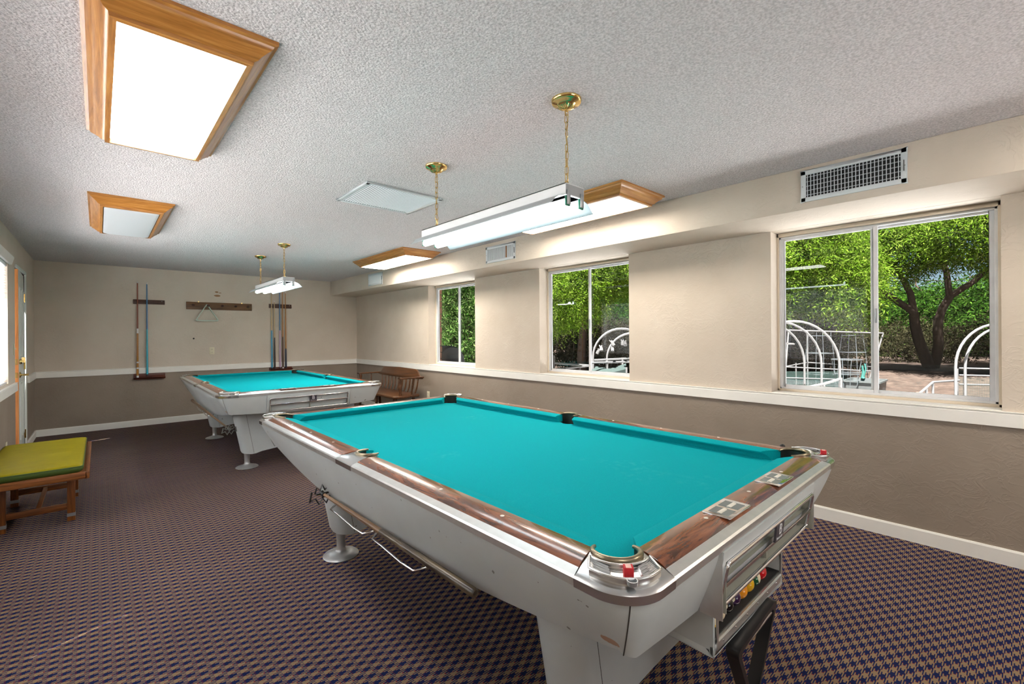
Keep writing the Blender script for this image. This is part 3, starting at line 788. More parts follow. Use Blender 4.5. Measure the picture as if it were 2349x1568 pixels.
    lip = MB().tube([(x, y, 0.8095 - 0.012*abs(i - 13)**3/13**3*0.6) for i, (x, y) in enumerate(lip_pts)], [0.0025 + 0.0062*math.sin(PI*min(1, max(0, (i + 1.2)/28.4)))**0.55 for i in range(27)], 10)
    CUP = [(x, y) for x, y in ucurve(PR - 0.002, 28, 180)]
    liner = MB().loft([[(x, y, z) for x, y in CUP[:-1]] for z in (0.752, 0.70, 0.62)], True)
    liner.add([(x, y, 0.625) for x, y in CUP[:-1]], [tuple(range(len(CUP) - 1))])
    liner.loft([[(x, y, z) for x, y in ucurve(PR - 0.001, 24, 118)] for z in (0.803, 0.745)], False)
    seam = MB()
    def mirror(mb, sx, sy):
        m = MB(); m.v = [(x*sx, y*sy, z) for x, y, z in mb.v]; m.f = list(mb.f); return m
    for sx in (-1, 1):
        for sy in (-1, 1):
            co = obj('corner_casting', mirror(cast_me, sx, sy), MAT['alu'], T_, smooth=40)
            obj('chalk_tray', mirror(rim, sx, sy), MAT['alu'], co, smooth=50)
            obj('ribbed_rest', mirror(pads, sx, sy), MAT['alu'], co, smooth=50)
            obj('pocket_lip', mirror(lip, sx, sy), MAT['lip'], co, smooth=50)
            obj('pocket_liner', mirror(liner, sx, sy), MAT['liner'], co, smooth=50)
    # side pocket castings
    sc = MB(); M_ = 16
    us = [(0.690 + 0.050*math.cos(math.radians(100 - 200*i/M_)), 0.050*math.sin(math.radians(100 - 200*i/M_))) for i in range(M_ + 1)]
    rg = []
    for z, ins in ((0.766, 0.0), (0.786, -0.0015), (0.7905, 0.003), (0.7975, 0.026)):
        rg.append([(TW - ins, 0.082 - 0.164*i/M_, z) for i in range(M_ + 1)])
    for t, z in ((0.5, 0.8065), (0.85, 0.8085), (1.0, 0.806)):
        rg.append([((TW - 0.026)*(1 - t) + us[i][0]*t, (0.082 - 0.164*i/M_)*(1 - t) + us[i][1]*t, z) for i in range(M_ + 1)])
    rg.append([(x, y, 0.765) for x, y in us])
    sc.loft(rg, False)
    for e in (1, -1):
        sc.add([(us[0][0], e*us[0][1], 0.8055), (0.676, e*0.0705, 0.8045), (TW - 0.12, e*0.071, 0.8045), (TW - 0.026, e*0.082, 0.7975)], [(0, 1, 2, 3)])
    sl_ = MB().tube([(0.690 + 0.0525*math.cos(math.radians(112 - 224*i/20)), 0.0525*math.sin(math.radians(112 - 224*i/20)), 0.8095) for i in range(21)], [0.002 + 0.006*math.sin(PI*min(1, (i + 1)/22))**0.6 for i in range(21)], 10)
    ln = MB().loft([[(0.690 + 0.049*math.cos(2*PI*i/20), 0.049*math.sin(2*PI*i/20), z) for i in range(20)] for z in (0.752, 0.68, 0.60)], True)
    ln.add([(0.690 + 0.049*math.cos(2*PI*i/20), 0.049*math.sin(2*PI*i/20), 0.605) for i in range(20)], [tuple(range(20))])
    ln.loft([[(0.690 + 0.0495*math.cos(math.radians(100 - 200*i/16)), 0.0495*math.sin(math.radians(100 - 200*i/16)), z) for i in range(17)] for z in (0.806, 0.745)], False)
    for sx in (-1, 1):
        co = obj('side_casting', mirror(sc, sx, 1), MAT['alu'], T_, smooth=40)
        obj('pocket_lip', mirror(sl_, sx, 1), MAT['lip'], co, smooth=50)
        obj('pocket_liner', mirror(ln, sx, 1), MAT['liner'], co, smooth=50)
    # aprons: four panels meeting at the corner centres, deeper at mid-length
    NP = 14
    ring_xy = []
    segs = [[], [], [], []]
    rad = 0.105
    def perim(side, t):           # side 0 = near end, 1 = right, 2 = far end, 3 = left; t 0..1 between corner centres
        hx, hy = TW - 0.006, TL - 0.006
        half = {0: hx, 1: hy, 2: hx, 3: hy}[side]
        la = rad*PI/4; ls = 2*(half - rad); tt = t*(ls + 2*la)
        if tt < la: a = -PI/4 + tt/rad; s, o = -(half - rad) + rad*math.sin(a), rad*math.cos(a) - rad; nrm = a
        elif tt < la + ls: s, o, nrm = -(half - rad) + (tt - la), 0.0, 0.0
        else: a = (tt - la - ls)/rad; s, o = (half - rad) + rad*math.sin(a), rad*math.cos(a) - rad; nrm = a
        return s, o, nrm
    for side in range(4):
        rings = []
        ts = [0, 0.004] + [0.012*i for i in range(1, 6)] + [0.08 + 0.84*i/24 for i in range(25)] + [1 - 0.012*i for i in range(5, 0, -1)] + [0.996, 1]
        if side in (1, 3): ts = sorted(ts)
        for t in ts:
            s, o, nrm = perim(side, t)
            zb = (0.490 + 0.115*min(1, abs(s)/1.36)**2) if side in (1, 3) else (0.577 + 0.028*min(1, abs(s)/0.74)**2)
            col = []
            for j in range(9):
                q = j/8; ins = (0.062 + 0.032*math.cos(nrm)**2 if side in (1, 3) else 0.062 + 0.032*math.sin(nrm)**2)*q**1.2
                z = 0.767 + (zb - 0.767)*q
                ss, oo = s - ins*math.sin(nrm), o - ins*math.cos(nrm)
                hx, hy = TW - 0.006, TL - 0.006
                p = {0: (ss, -(hy + oo), z), 1: (hx + oo, ss, z), 2: (-ss, hy + oo, z), 3: (-(hx + oo), -ss, z)}[side]
                col.append(p)
            p = col[-1]; sc_ = 0.93
            col.append((p[0]*0.985, p[1]*0.992, p[2] - 0.004)); col.append((p[0]*0.95, p[1]*0.975, p[2] + 0.004))
            rings.append(col)
        obj('apron', MB().loft(rings, False), MAT['cream'], T_, smooth=40)
    for sx in (-1, 1):
        for sy in (-1, 1):
            pts = []
            for j in range(9):
                q = j/8; ins = 0.078*q**1.2; c_ = 0.7071
                hx, hy = TW - 0.006 - rad, TL - 0.006 - rad
                pts.append((sx*(hx + c_*(rad - ins)), sy*(hy + c_*(rad - ins)), 0.767 + (0.603 - 0.767)*q))
            obj('corner_seam', MB().tube(pts, 0.0016, 5), MAT['seam'], T_)
    obj('undercarriage', MB().box(-0.68, 0.68, -1.28, 1.28, 0.62, 0.735), MAT['black_dull'], T_)
    # centre panels of both ends, with the shelf behind a chrome frame on the near end
    for sy in (-1, 1):
        f = MB()
        yb = TL + 0.004
        prof = lambda z: yb - 0.062*max(0.0, (0.767 - z)/0.17)**1.2*0.45
        A = 0.405
        zs_ = (0.764, 0.735, 0.712)
        def strip(x0, x1, zlist):
            f.loft([[(x0, sy*prof(z), z) for z in zlist] + [(x0, sy*(prof(z) - 0.05), z) for z in reversed(zlist)], [(x1, sy*prof(z), z) for z in zlist] + [(x1, sy*(prof(z) - 0.05), z) for z in reversed(zlist)]], True, True)
        strip(-A, A, [0.766, 0.750, 0.734])
        strip(-A, -A + 0.018, [0.734, 0.66, 0.588]); strip(A - 0.018, A, [0.734, 0.66, 0.588])
        strip(-A, A, [0.598, 0.593, 0.588])
        po = obj('end_panel', f, MAT['cream'] if sy > 0 else MAT['cream'], T_, smooth=30)
        if sy < 0:
            fr = MB(); a = A - 0.022
            path = [(x, 0, z) for x, z in rrect(-a, a, 0.602, 0.728, 0.012, 4)]
            fr.tube([(x, -prof(z) - 0.003, z) for x, _, z in path], 0.0062, 8, True)
            mid = obj('shelf_frame', fr, MAT['chrome'], po, smooth=60)
            bar = MB(); z = 0.668
            bar.box(-a, a, -prof(z) - 0.008, -prof(z) + 0.006, z - 0.006, z + 0.006)
            obj('middle_bar', bar, MAT['chrome'], po, bevel=0.002)
            sh = MB()
            for zz in (0.606, 0.664):
                sh.box(-a, a, -prof(zz) + 0.004, -prof(zz) + 0.12, zz - 0.004, zz)
            sh.box(-a, a, -TL + 0.12, -TL + 0.124, 0.598, 0.736); sh.box(-a - .003, -a, -TL, -TL + 0.12, 0.598, 0.736); sh.box(a, a + .003, -TL, -TL + 0.12, 0.598, 0.736)
            sh.box(-0.004, 0.004, -TL + 0.03, -TL + 0.12, 0.606, 0.664)
            obj('shelf', sh, MAT['shelf_paint'], po, smooth=0)
            bpm = Matrix.Translation((0.02, -prof(0.698) - 0.006, 0.698)) @ Matrix.Rotation(math.radians(6), 4, 'X')
            obj('badge_plate', MB().box(-0.035, 0.035, -0.003, 0.003, -0.029, 0.029), MAT['plate_dark'], po).matrix_local = bpm
            lm = text_mesh('B', 0.050, 0.0006); lm.materials.append(MAT['badge_white'])
            o = inst('badge_letter', lm, po); o.matrix_local = bpm @ Matrix.Translation((0.002, -0.0036, 0.006)) @ Matrix.Rotation(PI/2, 4, 'X')
            lm = text_mesh('Brunswick', 0.0125, 0.0005); lm.materials.append(MAT['badge_white'])
            o = inst('badge_word', lm, po); o.matrix_local = bpm @ Matrix.Translation((0, -0.0036, -0.020)) @ Matrix.Rotation(PI/2, 4, 'X')
        for e in (-1, 1):
            obj('panel_edge', MB().box(e*(A + 0.0015) - 0.0015, e*(A + 0.0015) + 0.0015, sy*(TL - 0.03) - 0.03, sy*(TL - 0.03) + 0.03, 0.588, 0.766), MAT['trim_alu'], po)
    # score counter plates let into the near end rail
    for cx in (-0.205, 0.205):
        g = MB().prism(rrect(cx - 0.078, cx + 0.078, -TL + 0.030, -TL + 0.112, 0.006), 0.8068, 0.8095)
        pl = obj('counter_plate', g, MAT['chrome'], T_, bevel=0.0006)
        for dx in (-0.034, 0.034):
            obj('counter_window', MB().box(cx + dx - 0.027, cx + dx + 0.027, -TL + 0.042, -TL + 0.100, 0.8085, 0.8098), MAT['engrave'], pl)
            obj('counter_wheel', MB().lathe([(0.010, -0.022), (0.0105, -0.02), (0.0105, 0.02), (0.010, 0.022)], (cx + dx, -TL + 0.071, 0.802), 16, 'x'), MAT['white_dot'], pl)
    # ball box under the near end
    bb = MB(); x0, x1, yf, zt, z0 = -0.30, 0.28, -1.375, 0.580, 0.405
    bb.box(x0, x1, yf + 0.01, yf + 0.22, z0, z0 + 0.02); bb.box(x0, x0 + 0.012, yf, yf + 0.22, z0, zt); bb.box(x1 - 0.012, x1, yf, yf + 0.22, z0, zt)
    bb.box(x0, x1, yf + 0.21, yf + 0.22, z0, zt); bb.box(x0, x1, yf, yf + 0.012, z0, z0 + 0.030); bb.box(x0, x1, yf, yf + 0.22, zt - 0.012, zt)
    bo = obj('ball_box', bb, MAT['cream'], T_, bevel=0.002)
    lp = MB().tube([(x0 + 0.02, yf - 0.003, zt - 0.02), (x0 + 0.02, yf - 0.003, z0 + 0.038), (x1 - 0.02, yf - 0.003, z0 + 0.038), (x1 - 0.012, yf - 0.003, zt - 0.02)], 0.004, 6)
    lp.box(x0 + 0.02, x1 - 0.02, yf - 0.003, yf + 0.001, z0 + 0.012, z0 + 0.040); lp.box(x0 + 0.02, x1 - 0.02, yf - 0.002, yf + 0.04, z0 + 0.040, z0 + 0.043)
    obj('ball_tray_lip', lp, MAT['trim_alu'], bo)
    obj('ball_tray', MB().box(x0 + 0.012, x1 - 0.012, yf + 0.005, yf + 0.205, z0 + 0.043, z0 + 0.047), MAT['black_dull'], bo)
    for k in range(6):
        obj('rivet', MB().sphere((x0 + 0.06 + k*0.09, yf - 0.003, z0 + 0.026), 0.003, 8, 5), MAT['chrome'], bo)
    hk = MB().tube([(-0.17, yf + 0.06, z0), (-0.17, yf + 0.0, z0 - 0.035), (-0.16, yf - 0.02, z0 - 0.04), (0.10, yf - 0.02, z0 - 0.028), (0.115, yf + 0.0, z0 - 0.022), (0.115, yf + 0.06, z0)], 0.005, 8)
    obj('rack_hook', hk, MAT['chrome'], bo, smooth=60)
    # legs: broad tapered trestles with rounded ends on chrome feet
    for ly in (0.81, -1.02):
        half = [(0.0, 0.190), (0.20, 0.180), (0.38, 0.162), (0.49, 0.148), (0.525, 0.146), (0.543, 0.153), (0.553, 0.172), (0.615, 0.50), (0.625, 0.62), (0.0, 0.62)]
        lg = MB()
        th = 0.095
        rings = []
        # outline across thickness: rounded outer ends
        full = [(x, z) for x, z in half] + [(-x, z) for x, z in reversed(half) if x > 0]
        for y, sh in ((-th, 0.055), (-th*0.85, 0.028), (-th*0.5, 0.006), (0, 0.0), (th*0.5, 0.006), (th*0.85, 0.028), (th, 0.055)):
            rings.append([(math.copysign(max(abs(x) - (sh if abs(x) > 0.4 else 0), 0), x) if x else 0.0, ly + y, z) for x, z in full])
        lg.loft(rings, True, True)
        lo = obj('leg', lg, MAT['cream'], T_, smooth=35)
        for sx in (-1, 1):
            sm = MB().tube([(sx*0.452, ly - th - 0.0002, 0.155), (sx*0.53, ly - th - 0.0002, 0.60)], 0.0012, 4)
            ft = MB().lathe([(0.0, 0.0), (0.100, 0.0), (0.104, 0.004), (0.098, 0.010), (0.060, 0.022), (0.034, 0.030), (0.026, 0.040), (0.024, 0.07), (0.026, 0.11), (0.029, 0.16), (0, 0.165)], (sx*0.497, ly, 0.0), 28)
            obj('foot', ft, MAT['foot'], lo, smooth=50)
            obj('leg_seam', sm, MAT['seam'], lo)
    # wire hooks for the bridge stick on the left side
    for (yy0, yy1) in ((0.28, -0.10), (-0.16, -0.52)):
        hk = MB().tube([(-0.66, yy0, 0.56), (-0.74, yy0, 0.505), (-0.765, yy0 - 0.02, 0.500), (-0.765, yy0 - 0.10, 0.500), (-0.765, yy1 + 0.10, 0.490), (-0.76, yy1 + 0.02, 0.488), (-0.72, yy1, 0.492), (-0.66, yy1, 0.56)], 0.0042, 8)
        obj('bridge_hook', hk, MAT['chrome'], T_, smooth=60)
    return T_

t1 = make_table()
t2 = copy_tree(t1)
t1.location = (1.5906, 1.959, 0); t1.rotation_euler = (0, 0, 0.0054)
t2.location = (1.6234, 6.302, 0); t2.rotation_euler = (0, 0, -0.0061)
tag(t1, 'nearest pool table with teal cloth, cream body and balls in its tray', 'pool table', 'pool tables')
tag(t2, 'far pool table with teal cloth in front of the back wall', 'pool table', 'pool tables')
M1 = Matrix.Translation(t1.location) @ Matrix.Rotation(0.0054, 4, 'Z')
M2 = Matrix.Translation(t2.location) @ Matrix.Rotation(-0.0061, 4, 'Z')

# ---- balls in the tray of the nearer table
def ball_mat(name, col, stripe):
    m, nt, out = new_mat(name); T = NT(nt)
    c = srgb(*col)
    if stripe:
        z = T.sep(T.coords())[2]
        c = T.mix(T.math('LESS_THAN', T.math('ABSOLUTE', z), 0.0165), srgb(232, 220, 186), c)
    T.l(T.bsdf(c, 0.12, 0, None, 0.5, 0.5, 0.05), out.inputs[0]); return m
spot_mat = plain('ball_number_spot', srgb(236, 228, 200), 0.2)
ink = plain('ball_number_ink', (0.01, 0.01, 0.01), 0.4)
balls = [('red', (206, 24, 30), False, 'plain bright red pool ball at the right end of the ball tray', (0.2, 0.4), ''),
         ('green', (26, 92, 54), True, 'green striped pool ball beside the red one in the tray', (1.2, 0.7), ''),
         ('yellow', (226, 174, 22), True, 'yellow striped pool ball between green and orange in the tray', (0.9, 2.2), ''),
         ('orange', (236, 150, 20), False, 'plain orange-yellow pool ball in the middle of the tray', (0.2, 0.2), ''),
         ('purple', (54, 22, 66), True, 'purple striped pool ball numbered 12 in the tray', (1.57, 0.2), '12'),
         ('black', (12, 12, 13), False, 'black pool ball with pale spot in the tray', (0, 0), '8'),
         ('maroon', (140, 20, 26), True, 'dark red striped pool ball near the left end of the tray', (1.1, 1.9), ''),
         ('gold', (220, 176, 60), True, 'gold striped pool ball at the left end of the tray', (0.5, 2.6), '')]
ball_me = MB().sphere((0, 0, 0), 0.0286, 24, 14).mesh('pool_ball', 60)
for i, (n_, c_, st, lab, rot, num) in enumerate(balls):
    me = ball_me.copy(); me.materials.append(ball_mat('ball_' + n_, c_, st))
    o = inst('pool_ball', me)
    loc = M1 @ Vector((0.150 - 0.0578*i, -1.375 + 0.038, 0.405 + 0.0475 + 0.0286))
    o.location = loc; o.rotation_euler = (rot[0], rot[1], 0.3*i)
    tag(o, lab, 'pool ball', 'balls in the return tray')
    if num:
        d = (Vector((0, 0, CH)) - loc).normalized()
        R_ = d.to_track_quat('Z', 'Y').to_matrix().to_4x4()
        tilt = Matrix.Rotation(0.25, 4, 'X')
        sp = MB().loft([[(0.0115*math.cos(a)*q, 0.0115*math.sin(a)*q, math.sqrt(0.0288**2 - (0.0115*q)**2)) for a in [2*PI*j/16 for j in range(16)]] for q in (1.0, 0.6, 0.05)], True, False)
        so = obj('number_spot', sp, spot_mat, o)
        so.matrix_parent_inverse = Matrix.Identity(4)
        mw = Matrix.Translation(loc) @ R_ @ tilt
        so.matrix_local = (Matrix.LocRotScale(loc, o.rotation_euler, None)).inverted() @ mw
        tm = text_mesh(num, 0.013); tm.materials.append(ink)
        to = inst('number', tm, o); to.matrix_local = so.matrix_local @ Matrix.Translation((0, 0, 0.02895))

# ---- chalk cubes in the corner trays
def chalk(local, M, rz, label):
    r = empty('chalk_cube', M @ Vector(local)); r.rotation_euler = (0, 0, rz)
    tag(r, label, 'chalk', 'chalk in the corner trays')
    red = plain('chalk_wrapper', srgb(196, 34, 44), 0.6, var=0.12, vscale=120)
    obj('wrapper', MB().box(-0.0105, 0.0105, -0.0105, 0.0105, 0, 0.021), red, r, bevel=0.001)
    obj('label_panel', MB().box(-0.0075, 0.0075, -0.0107, -0.0102, 0.004, 0.014).box(-0.0085, 0.0085, -0.006, 0.006, 0.0209, 0.0213), plain('chalk_label', srgb(238, 190, 180), 0.7), r)
chalk((-0.742, -1.385, 0.8045), M1, 0.75, 'red chalk cube in the near corner tray of the nearest table')
chalk((0.725, -1.405, 0.8045), M1, 0.3, 'red chalk cube in the right corner tray of the nearest table')
r = tag(obj('steel_cup', MB().lathe([(0.0, 0.0), (0.011, 0.0), (0.012, 0.010), (0.010, 0.010), (0.009, 0.003), (0, 0.003)], (0, 0, 0), 16), MAT['grey_metal']), 'small round metal cap in front of the red chalk cube', 'cap')
r.location = M1 @ Vector((-0.768, -1.412, 0.8045))

# ---- mechanical bridges hung under the left sides
def bridge(p0, p1, head_mat, shaft_mat, butt_mat, label):
    a, b = Vector(p0), Vector(p1); d = (b - a); L_ = d.length
    r = empty('bridge_stick', a); r.rotation_mode = 'QUATERNION'; r.rotation_quaternion = d.to_track_quat('Z', 'Y')
    tag(r, label, 'bridge stick', 'mechanical bridges')
    obj('butt', MB().lathe([(0.0, 0.0), (0.010, 0.001), (0.0145, 0.010), (0.0145, 0.30), (0.0125, 0.62), (0.0, 0.62)], n=16), butt_mat, r, smooth=50)
    obj('shaft', MB().lathe([(0.0, 0.60), (0.0122, 0.60), (0.0075, L_ - 0.02), (0.0, L_ - 0.02)], n=12), shaft_mat, r, smooth=50)
    h = MB(); z = L_
    pts = [(-0.062, -0.030), (-0.052, 0.018), (-0.038, 0.004), (-0.028, 0.034), (-0.012, 0.016), (0.0, 0.044), (0.012, 0.016), (0.028, 0.034), (0.038, 0.004), (0.052, 0.018), (0.062, -0.030), (0.035, -0.018), (0.018, -0.050), (0.0, -0.022), (-0.018, -0.050), (-0.035, -0.018)]
    h.tube([(x, y, z) for x, y in pts], 0.0052, 6, True)
    h.lathe([(0.0, -0.03), (0.012, -0.03), (0.012, 0.012), (0.0, 0.014)], (0, 0.0, z), 12)
    h.tube([(0, -0.022, z), (0, 0.016, z)], 0.005, 6); h.tube([(-0.03, 0, z), (0.03, 0, z)], 0.005, 6)
    obj('bridge_head', h, head_mat, r, smooth=50)
    return r
dark_shaft = wood('worn_cue_butt', srgb(40, 32, 24), srgb(74, 62, 46), srgb(110, 96, 74), 'z', 1.0, 0.3, contrast=2.0)
mid_shaft = wood('bridge_shaft', srgb(80, 58, 40), srgb(120, 92, 64), srgb(150, 120, 88), 'z', 1.0, 0.35)
bridge((0.825, 1.075, 0.566), (0.832, 2.345, 0.541), MAT['black'], mid_shaft, dark_shaft, 'bridge stick with black head hooked under the nearest table')
bridge((0.80, 6.42, 0.600), (0.925, 5.06, 0.448), plain('pewter_head', srgb(120, 122, 118), 0.4, 0.5), mid_shaft, mid_shaft, 'bridge stick with grey metal head hanging below the far table')

# ---- black triangle rack hung under the ball box
def triangle(name, side, depth, thick, mat, round_=0.03):
    h = side*math.sqrt(3)/2
    cs = [(-side/2, 0), (side/2, 0), (0, -h)]
    def loop(off):
        out = []
        cx, cz = 0, -h/3
        for i, (x, z) in enumerate(cs):
            pa, pb = cs[i - 1], cs[(i + 1) % 3]
            s_ = 1 - off/(h/3)
            X, Z = cx + (x - cx)*s_, cz + (z - cz)*s_
            ua = Vector((pa[0] - x, pa[1] - z)).normalized(); ub = Vector((pb[0] - x, pb[1] - z)).normalized()
            p0 = Vector((X, Z)) + ua*round_; p1 = Vector((X, Z)) + ub*round_
            for k in range(7):
                t = k/6; q = p0*(1 - t)**2 + Vector((X, Z))*2*t*(1 - t) + p1*t*t; out.append((q.x, q.y))
        return out
    o_, i_ = loop(0.0), loop(thick)
    m = MB().loft([[(x, -depth/2, z) for x, z in o_], [(x, depth/2, z) for x, z in o_], [(x, depth/2, z) for x, z in i_], [(x, -depth/2, z) for x, z in i_], [(x, -depth/2, z) for x, z in o_]], True)
    return obj(name, m, mat, smooth=40)
tr = triangle('triangle_rack', 0.37, 0.038, 0.017, MAT['black'], 0.040)
tr.location = M1 @ Vector((-0.028, -1.385, 0.402)); tr.rotation_euler = (math.radians(4), math.radians(-3), 0.02)
tag(tr, 'black plastic ball-rack triangle hanging point-down under the ball tray', 'triangle rack')

# ---- stick with a black rubber knob leaning behind the right rail
r = empty('leaning_stick', (2.62, 0.80, 0.0)); tag(r, 'stick with a round black knob showing just above the right rail', 'stick')
obj('stick', MB().tube([(0.16, 0.12, 0.0), (-0.02, 0.005, 0.742)], 0.009, 10), mid_shaft, r)
obj('knob', MB().sphere((-0.022, 0.003, 0.752), 0.013, 14, 10), MAT['black'], r)

# ---------------------------------------------------------------- back wall: cue racks, cues, peg rail, triangle, outlet
def cue_rack(x0, x1, zt0, zt1, zs0, zs1, n, label):
    r = empty('cue_rack', (0.5*(x0 + x1), YB, zs0)); tag(r, label, 'cue rack', 'cue racks on the back wall')
    h = 0.5*(x1 - x0); a, b = zt0 - zs0, zt1 - zs0
    bar = obj('holder_bar', MB().box(-h, h, -0.016, 0, a, b), MAT['rack_wood'], r, bevel=0.004)
    obj('holder_lip', MB().box(-h, h, -0.030, -0.016, a + 0.018, a + 0.034), MAT['rack_wood'], r, bevel=0.004)
    for s in (-0.4, 0.45):
        obj('screw', MB().lathe([(0.004, 0), (0.004, -0.002), (0, -0.003)], (h*s*2*0.9, -0.0165, b - 0.02), 8, 'y'), MAT['badge_white'], bar)
    sh = MB().box(-h, h, -0.065, 0, 0.0, 0.018).box(-h, h, -0.016, 0, 0.018, zs1 - zs0 )
    sh.box(-h, h, -0.065, -0.056, 0.018, 0.028)
    obj('shelf', sh, MAT['rack_shelf'], r, bevel=0.003)
    return r
cue_rack(0.386, 0.765, 1.838, 1.905, 0.705, 0.785, 8, 'dark wooden cue rack with two cues at the left of the back wall')
cue_rack(2.236, 2.612, 1.840, 1.912, 0.735, 0.800, 8, 'dark wooden cue rack with five cues behind the far hanging lamp')
def cue(x, z0, z1, segs, label, lean=0.0, grp='cues in the wall racks'):
    """segs: (fraction from butt, colour key) bands; radius tapers from 14 to 6 mm"""
    r = empty('pool_cue', (x, YB - 0.040, z0)); r.rotation_euler = (math.radians(-0.7), lean, 0); tag(r, label, 'cue', grp)
    L_ = z1 - z0; rad = lambda t: 0.0150 - 0.0088*t**0.8
    for (t0, t1, mat, nm) in segs:
        st = [t0 + (t1 - t0)*i/4 for i in range(5)]
        obj(nm, MB().tube([(0, 0, t*L_) for t in st], [rad(t) for t in st], 12), mat, r, smooth=50)
blue = plain('sky_blue_lacquer', srgb(60, 150, 190), 0.25, 0, 0.5, 0.4); blue2 = plain('deep_blue_lacquer', srgb(62, 120, 172), 0.25, 0, 0.5, 0.4)
teal_l = plain('teal_lacquer', srgb(58, 168, 190), 0.22, 0, 0.5, 0.4); redw = plain('red_brown_shaft', srgb(142, 72, 48), 0.3)
gold_w = plain('gold_wrap', srgb(172, 120, 50), 0.35, 0.2, var=0.2, vscale=40); white_l = plain('white_collar', srgb(226, 226, 228), 0.3)
maple = plain('maple_shaft', srgb(204, 176, 134), 0.35); oakc = plain('honey_shaft', srgb(178, 122, 62), 0.35); blk = plain('black_butt', srgb(30, 28, 34), 0.3)
pink = plain('lilac_butt', srgb(196, 168, 196), 0.3); brn = plain('brown_butt', srgb(92, 62, 40), 0.35); drk = plain('dark_brown_butt', srgb(54, 44, 40), 0.35)
dnavy = plain('navy_butt', srgb(26, 30, 58), 0.3)
cue(0.432, 0.733, 2.172, [(0, .02, white_l, 'bumper'), (.02, .09, gold_w, 'butt_band'), (.09, .105, white_l, 'ring'), (.105, .15, gold_w, 'butt_band'), (.15, .165, white_l, 'ring'), (.165, .22, gold_w, 'wrap'), (.22, .46, oakc, 'handle'), (.46, .51, white_l, 'collar'), (.51, .985, redw, 'shaft'), (.985, 1, white_l, 'tip')], 'cue with red-brown shaft and gold banded butt, leftmost on the back wall', 0.004)
cue(0.545, 0.748, 2.168, [(0, .02, blk, 'bumper'), (.02, .50, teal_l, 'butt'), (.50, .98, blue2, 'shaft'), (.98, 1, white_l, 'tip')], 'all-blue cue, second from the left on the back wall', 0.002)
cue(2.275, 0.755, 2.19, [(0, .02, blk, 'bumper'), (.02, .48, blue, 'butt'), (.48, .98, maple, 'shaft'), (.98, 1, white_l, 'tip')], 'cue with sky-blue butt and pale shaft, leftmost in the right rack')
cue(2.320, 0.755, 1.97, [(0, .02, blk, 'bumper'), (.02, .46, drk, 'butt'), (.46, .98, maple, 'shaft'), (.98, 1, white_l, 'tip')], 'short cue with dark brown butt, second in the right rack')
cue(2.408, 0.755, 2.19, [(0, .02, blk, 'bumper'), (.02, .48, pink, 'butt'), (.48, .98, blue2, 'shaft'), (.98, 1, white_l, 'tip')], 'cue with lilac butt and blue shaft in the right rack')
cue(2.455, 0.755, 2.19, [(0, .02, white_l, 'bumper'), (.02, .40, brn, 'butt'), (.40, .98, oakc, 'shaft'), (.98, 1, white_l, 'tip')], 'plain brown and honey wood cue, fourth in the right rack')
cue(2.505, 0.755, 2.14, [(0, .02, blk, 'bumper'), (.02, .26, dnavy, 'butt'), (.26, .98, oakc, 'shaft'), (.98, 1, white_l, 'tip')], 'cue with navy butt and wood shaft, rightmost in the right rack')

r = empty('peg_rail', (1.502, YB, 1.78)); tag(r, 'brown wooden board with five turned pegs on the back wall', 'peg rail')
obj('board', MB().box(-0.465, 0.465, -0.020, 0, 0, 0.118), MAT['walnut'], r, bevel=0.004)
for k, x in enumerate((1.120, 1.325, 1.520, 1.712, 1.898)):
    obj('peg', MB().lathe([(0.0, 0.0), (0.012, 0.0), (0.009, -0.02), (0.010, -0.04), (0.019, -0.052), (0.020, -0.062), (0.013, -0.070), (0, -0.072)], (x - 1.502, -0.020, 0.064), 14, 'y'), MAT['rack_wood'], r, smooth=50)
for x in (-0.30, 0.315):
    obj('hanger', MB().box(x - 0.008, x + 0.008, -0.004, 0, 0.110, 0.132), MAT['brass'], r)
tr = triangle('triangle_rack', 0.335, 0.030, 0.014, plain('pale_green_aluminium', srgb(172, 186, 174), 0.35, 0.5), 0.035)
# turned point-up so it hangs from the peg by its top corner
tr.rotation_euler = (math.radians(8), PI, 0); tr.location = (1.312, YB - 0.062, 1.592)
tag(tr, 'pale grey-green metal triangle hanging from a peg on the back wall', 'triangle rack')
def outlet(name, M, label):
    r = empty(name); r.matrix_world = M; tag(r, label, 'outlet', 'wall outlets')
    obj('cover_plate', MB().box(-0.036, 0.036, -0.006, 0, -0.058, 0.058), MAT['ivory'], r, bevel=0.003)
    for z in (-0.024, 0.024):
        so = obj('socket', MB().prism(rrect(-0.016, 0.016, z - 0.014, z + 0.014, 0.008), -0.0085, -0.005, 'y'), MAT['ivory'], r, bevel=0.0008)
        obj('slots', MB().box(-0.008, -0.005, -0.0088, -0.0084, z - 0.006, z + 0.006).box(0.005, 0.008, -0.0088, -0.0084, z - 0.006, z + 0.006), MAT['seam'], so)
outlet('wall_outlet', Matrix.Translation((1.381, YB, 1.107)), 'ivory outlet on the back wall below the peg rail')
outlet('wall_outlet', Matrix.Translation((XW, 6.20, 0.40)) @ Matrix.Rotation(-PI/2, 4, 'Z'), 'ivory outlet low on the window wall beside the settee')
outlet('wall_outlet', Matrix.Translation((XL, 6.30, 0.31)) @ Matrix.Rotation(PI/2, 4, 'Z'), 'ivory outlet low on the left wall behind the bench')
r = empty('light_switch', (XL, 6.86, 1.22)); r.rotation_euler = (0, 0, PI/2); tag(r, 'ivory light switch on the left wall beside the door', 'light switch')
obj('switch_plate', MB().box(-0.036, 0.036, -0.006, 0, -0.058, 0.058), MAT['ivory'], r, bevel=0.003)
obj('toggle', MB().box(-0.005, 0.005, -0.016, -0.005, -0.002, 0.014), MAT['ivory'], r)
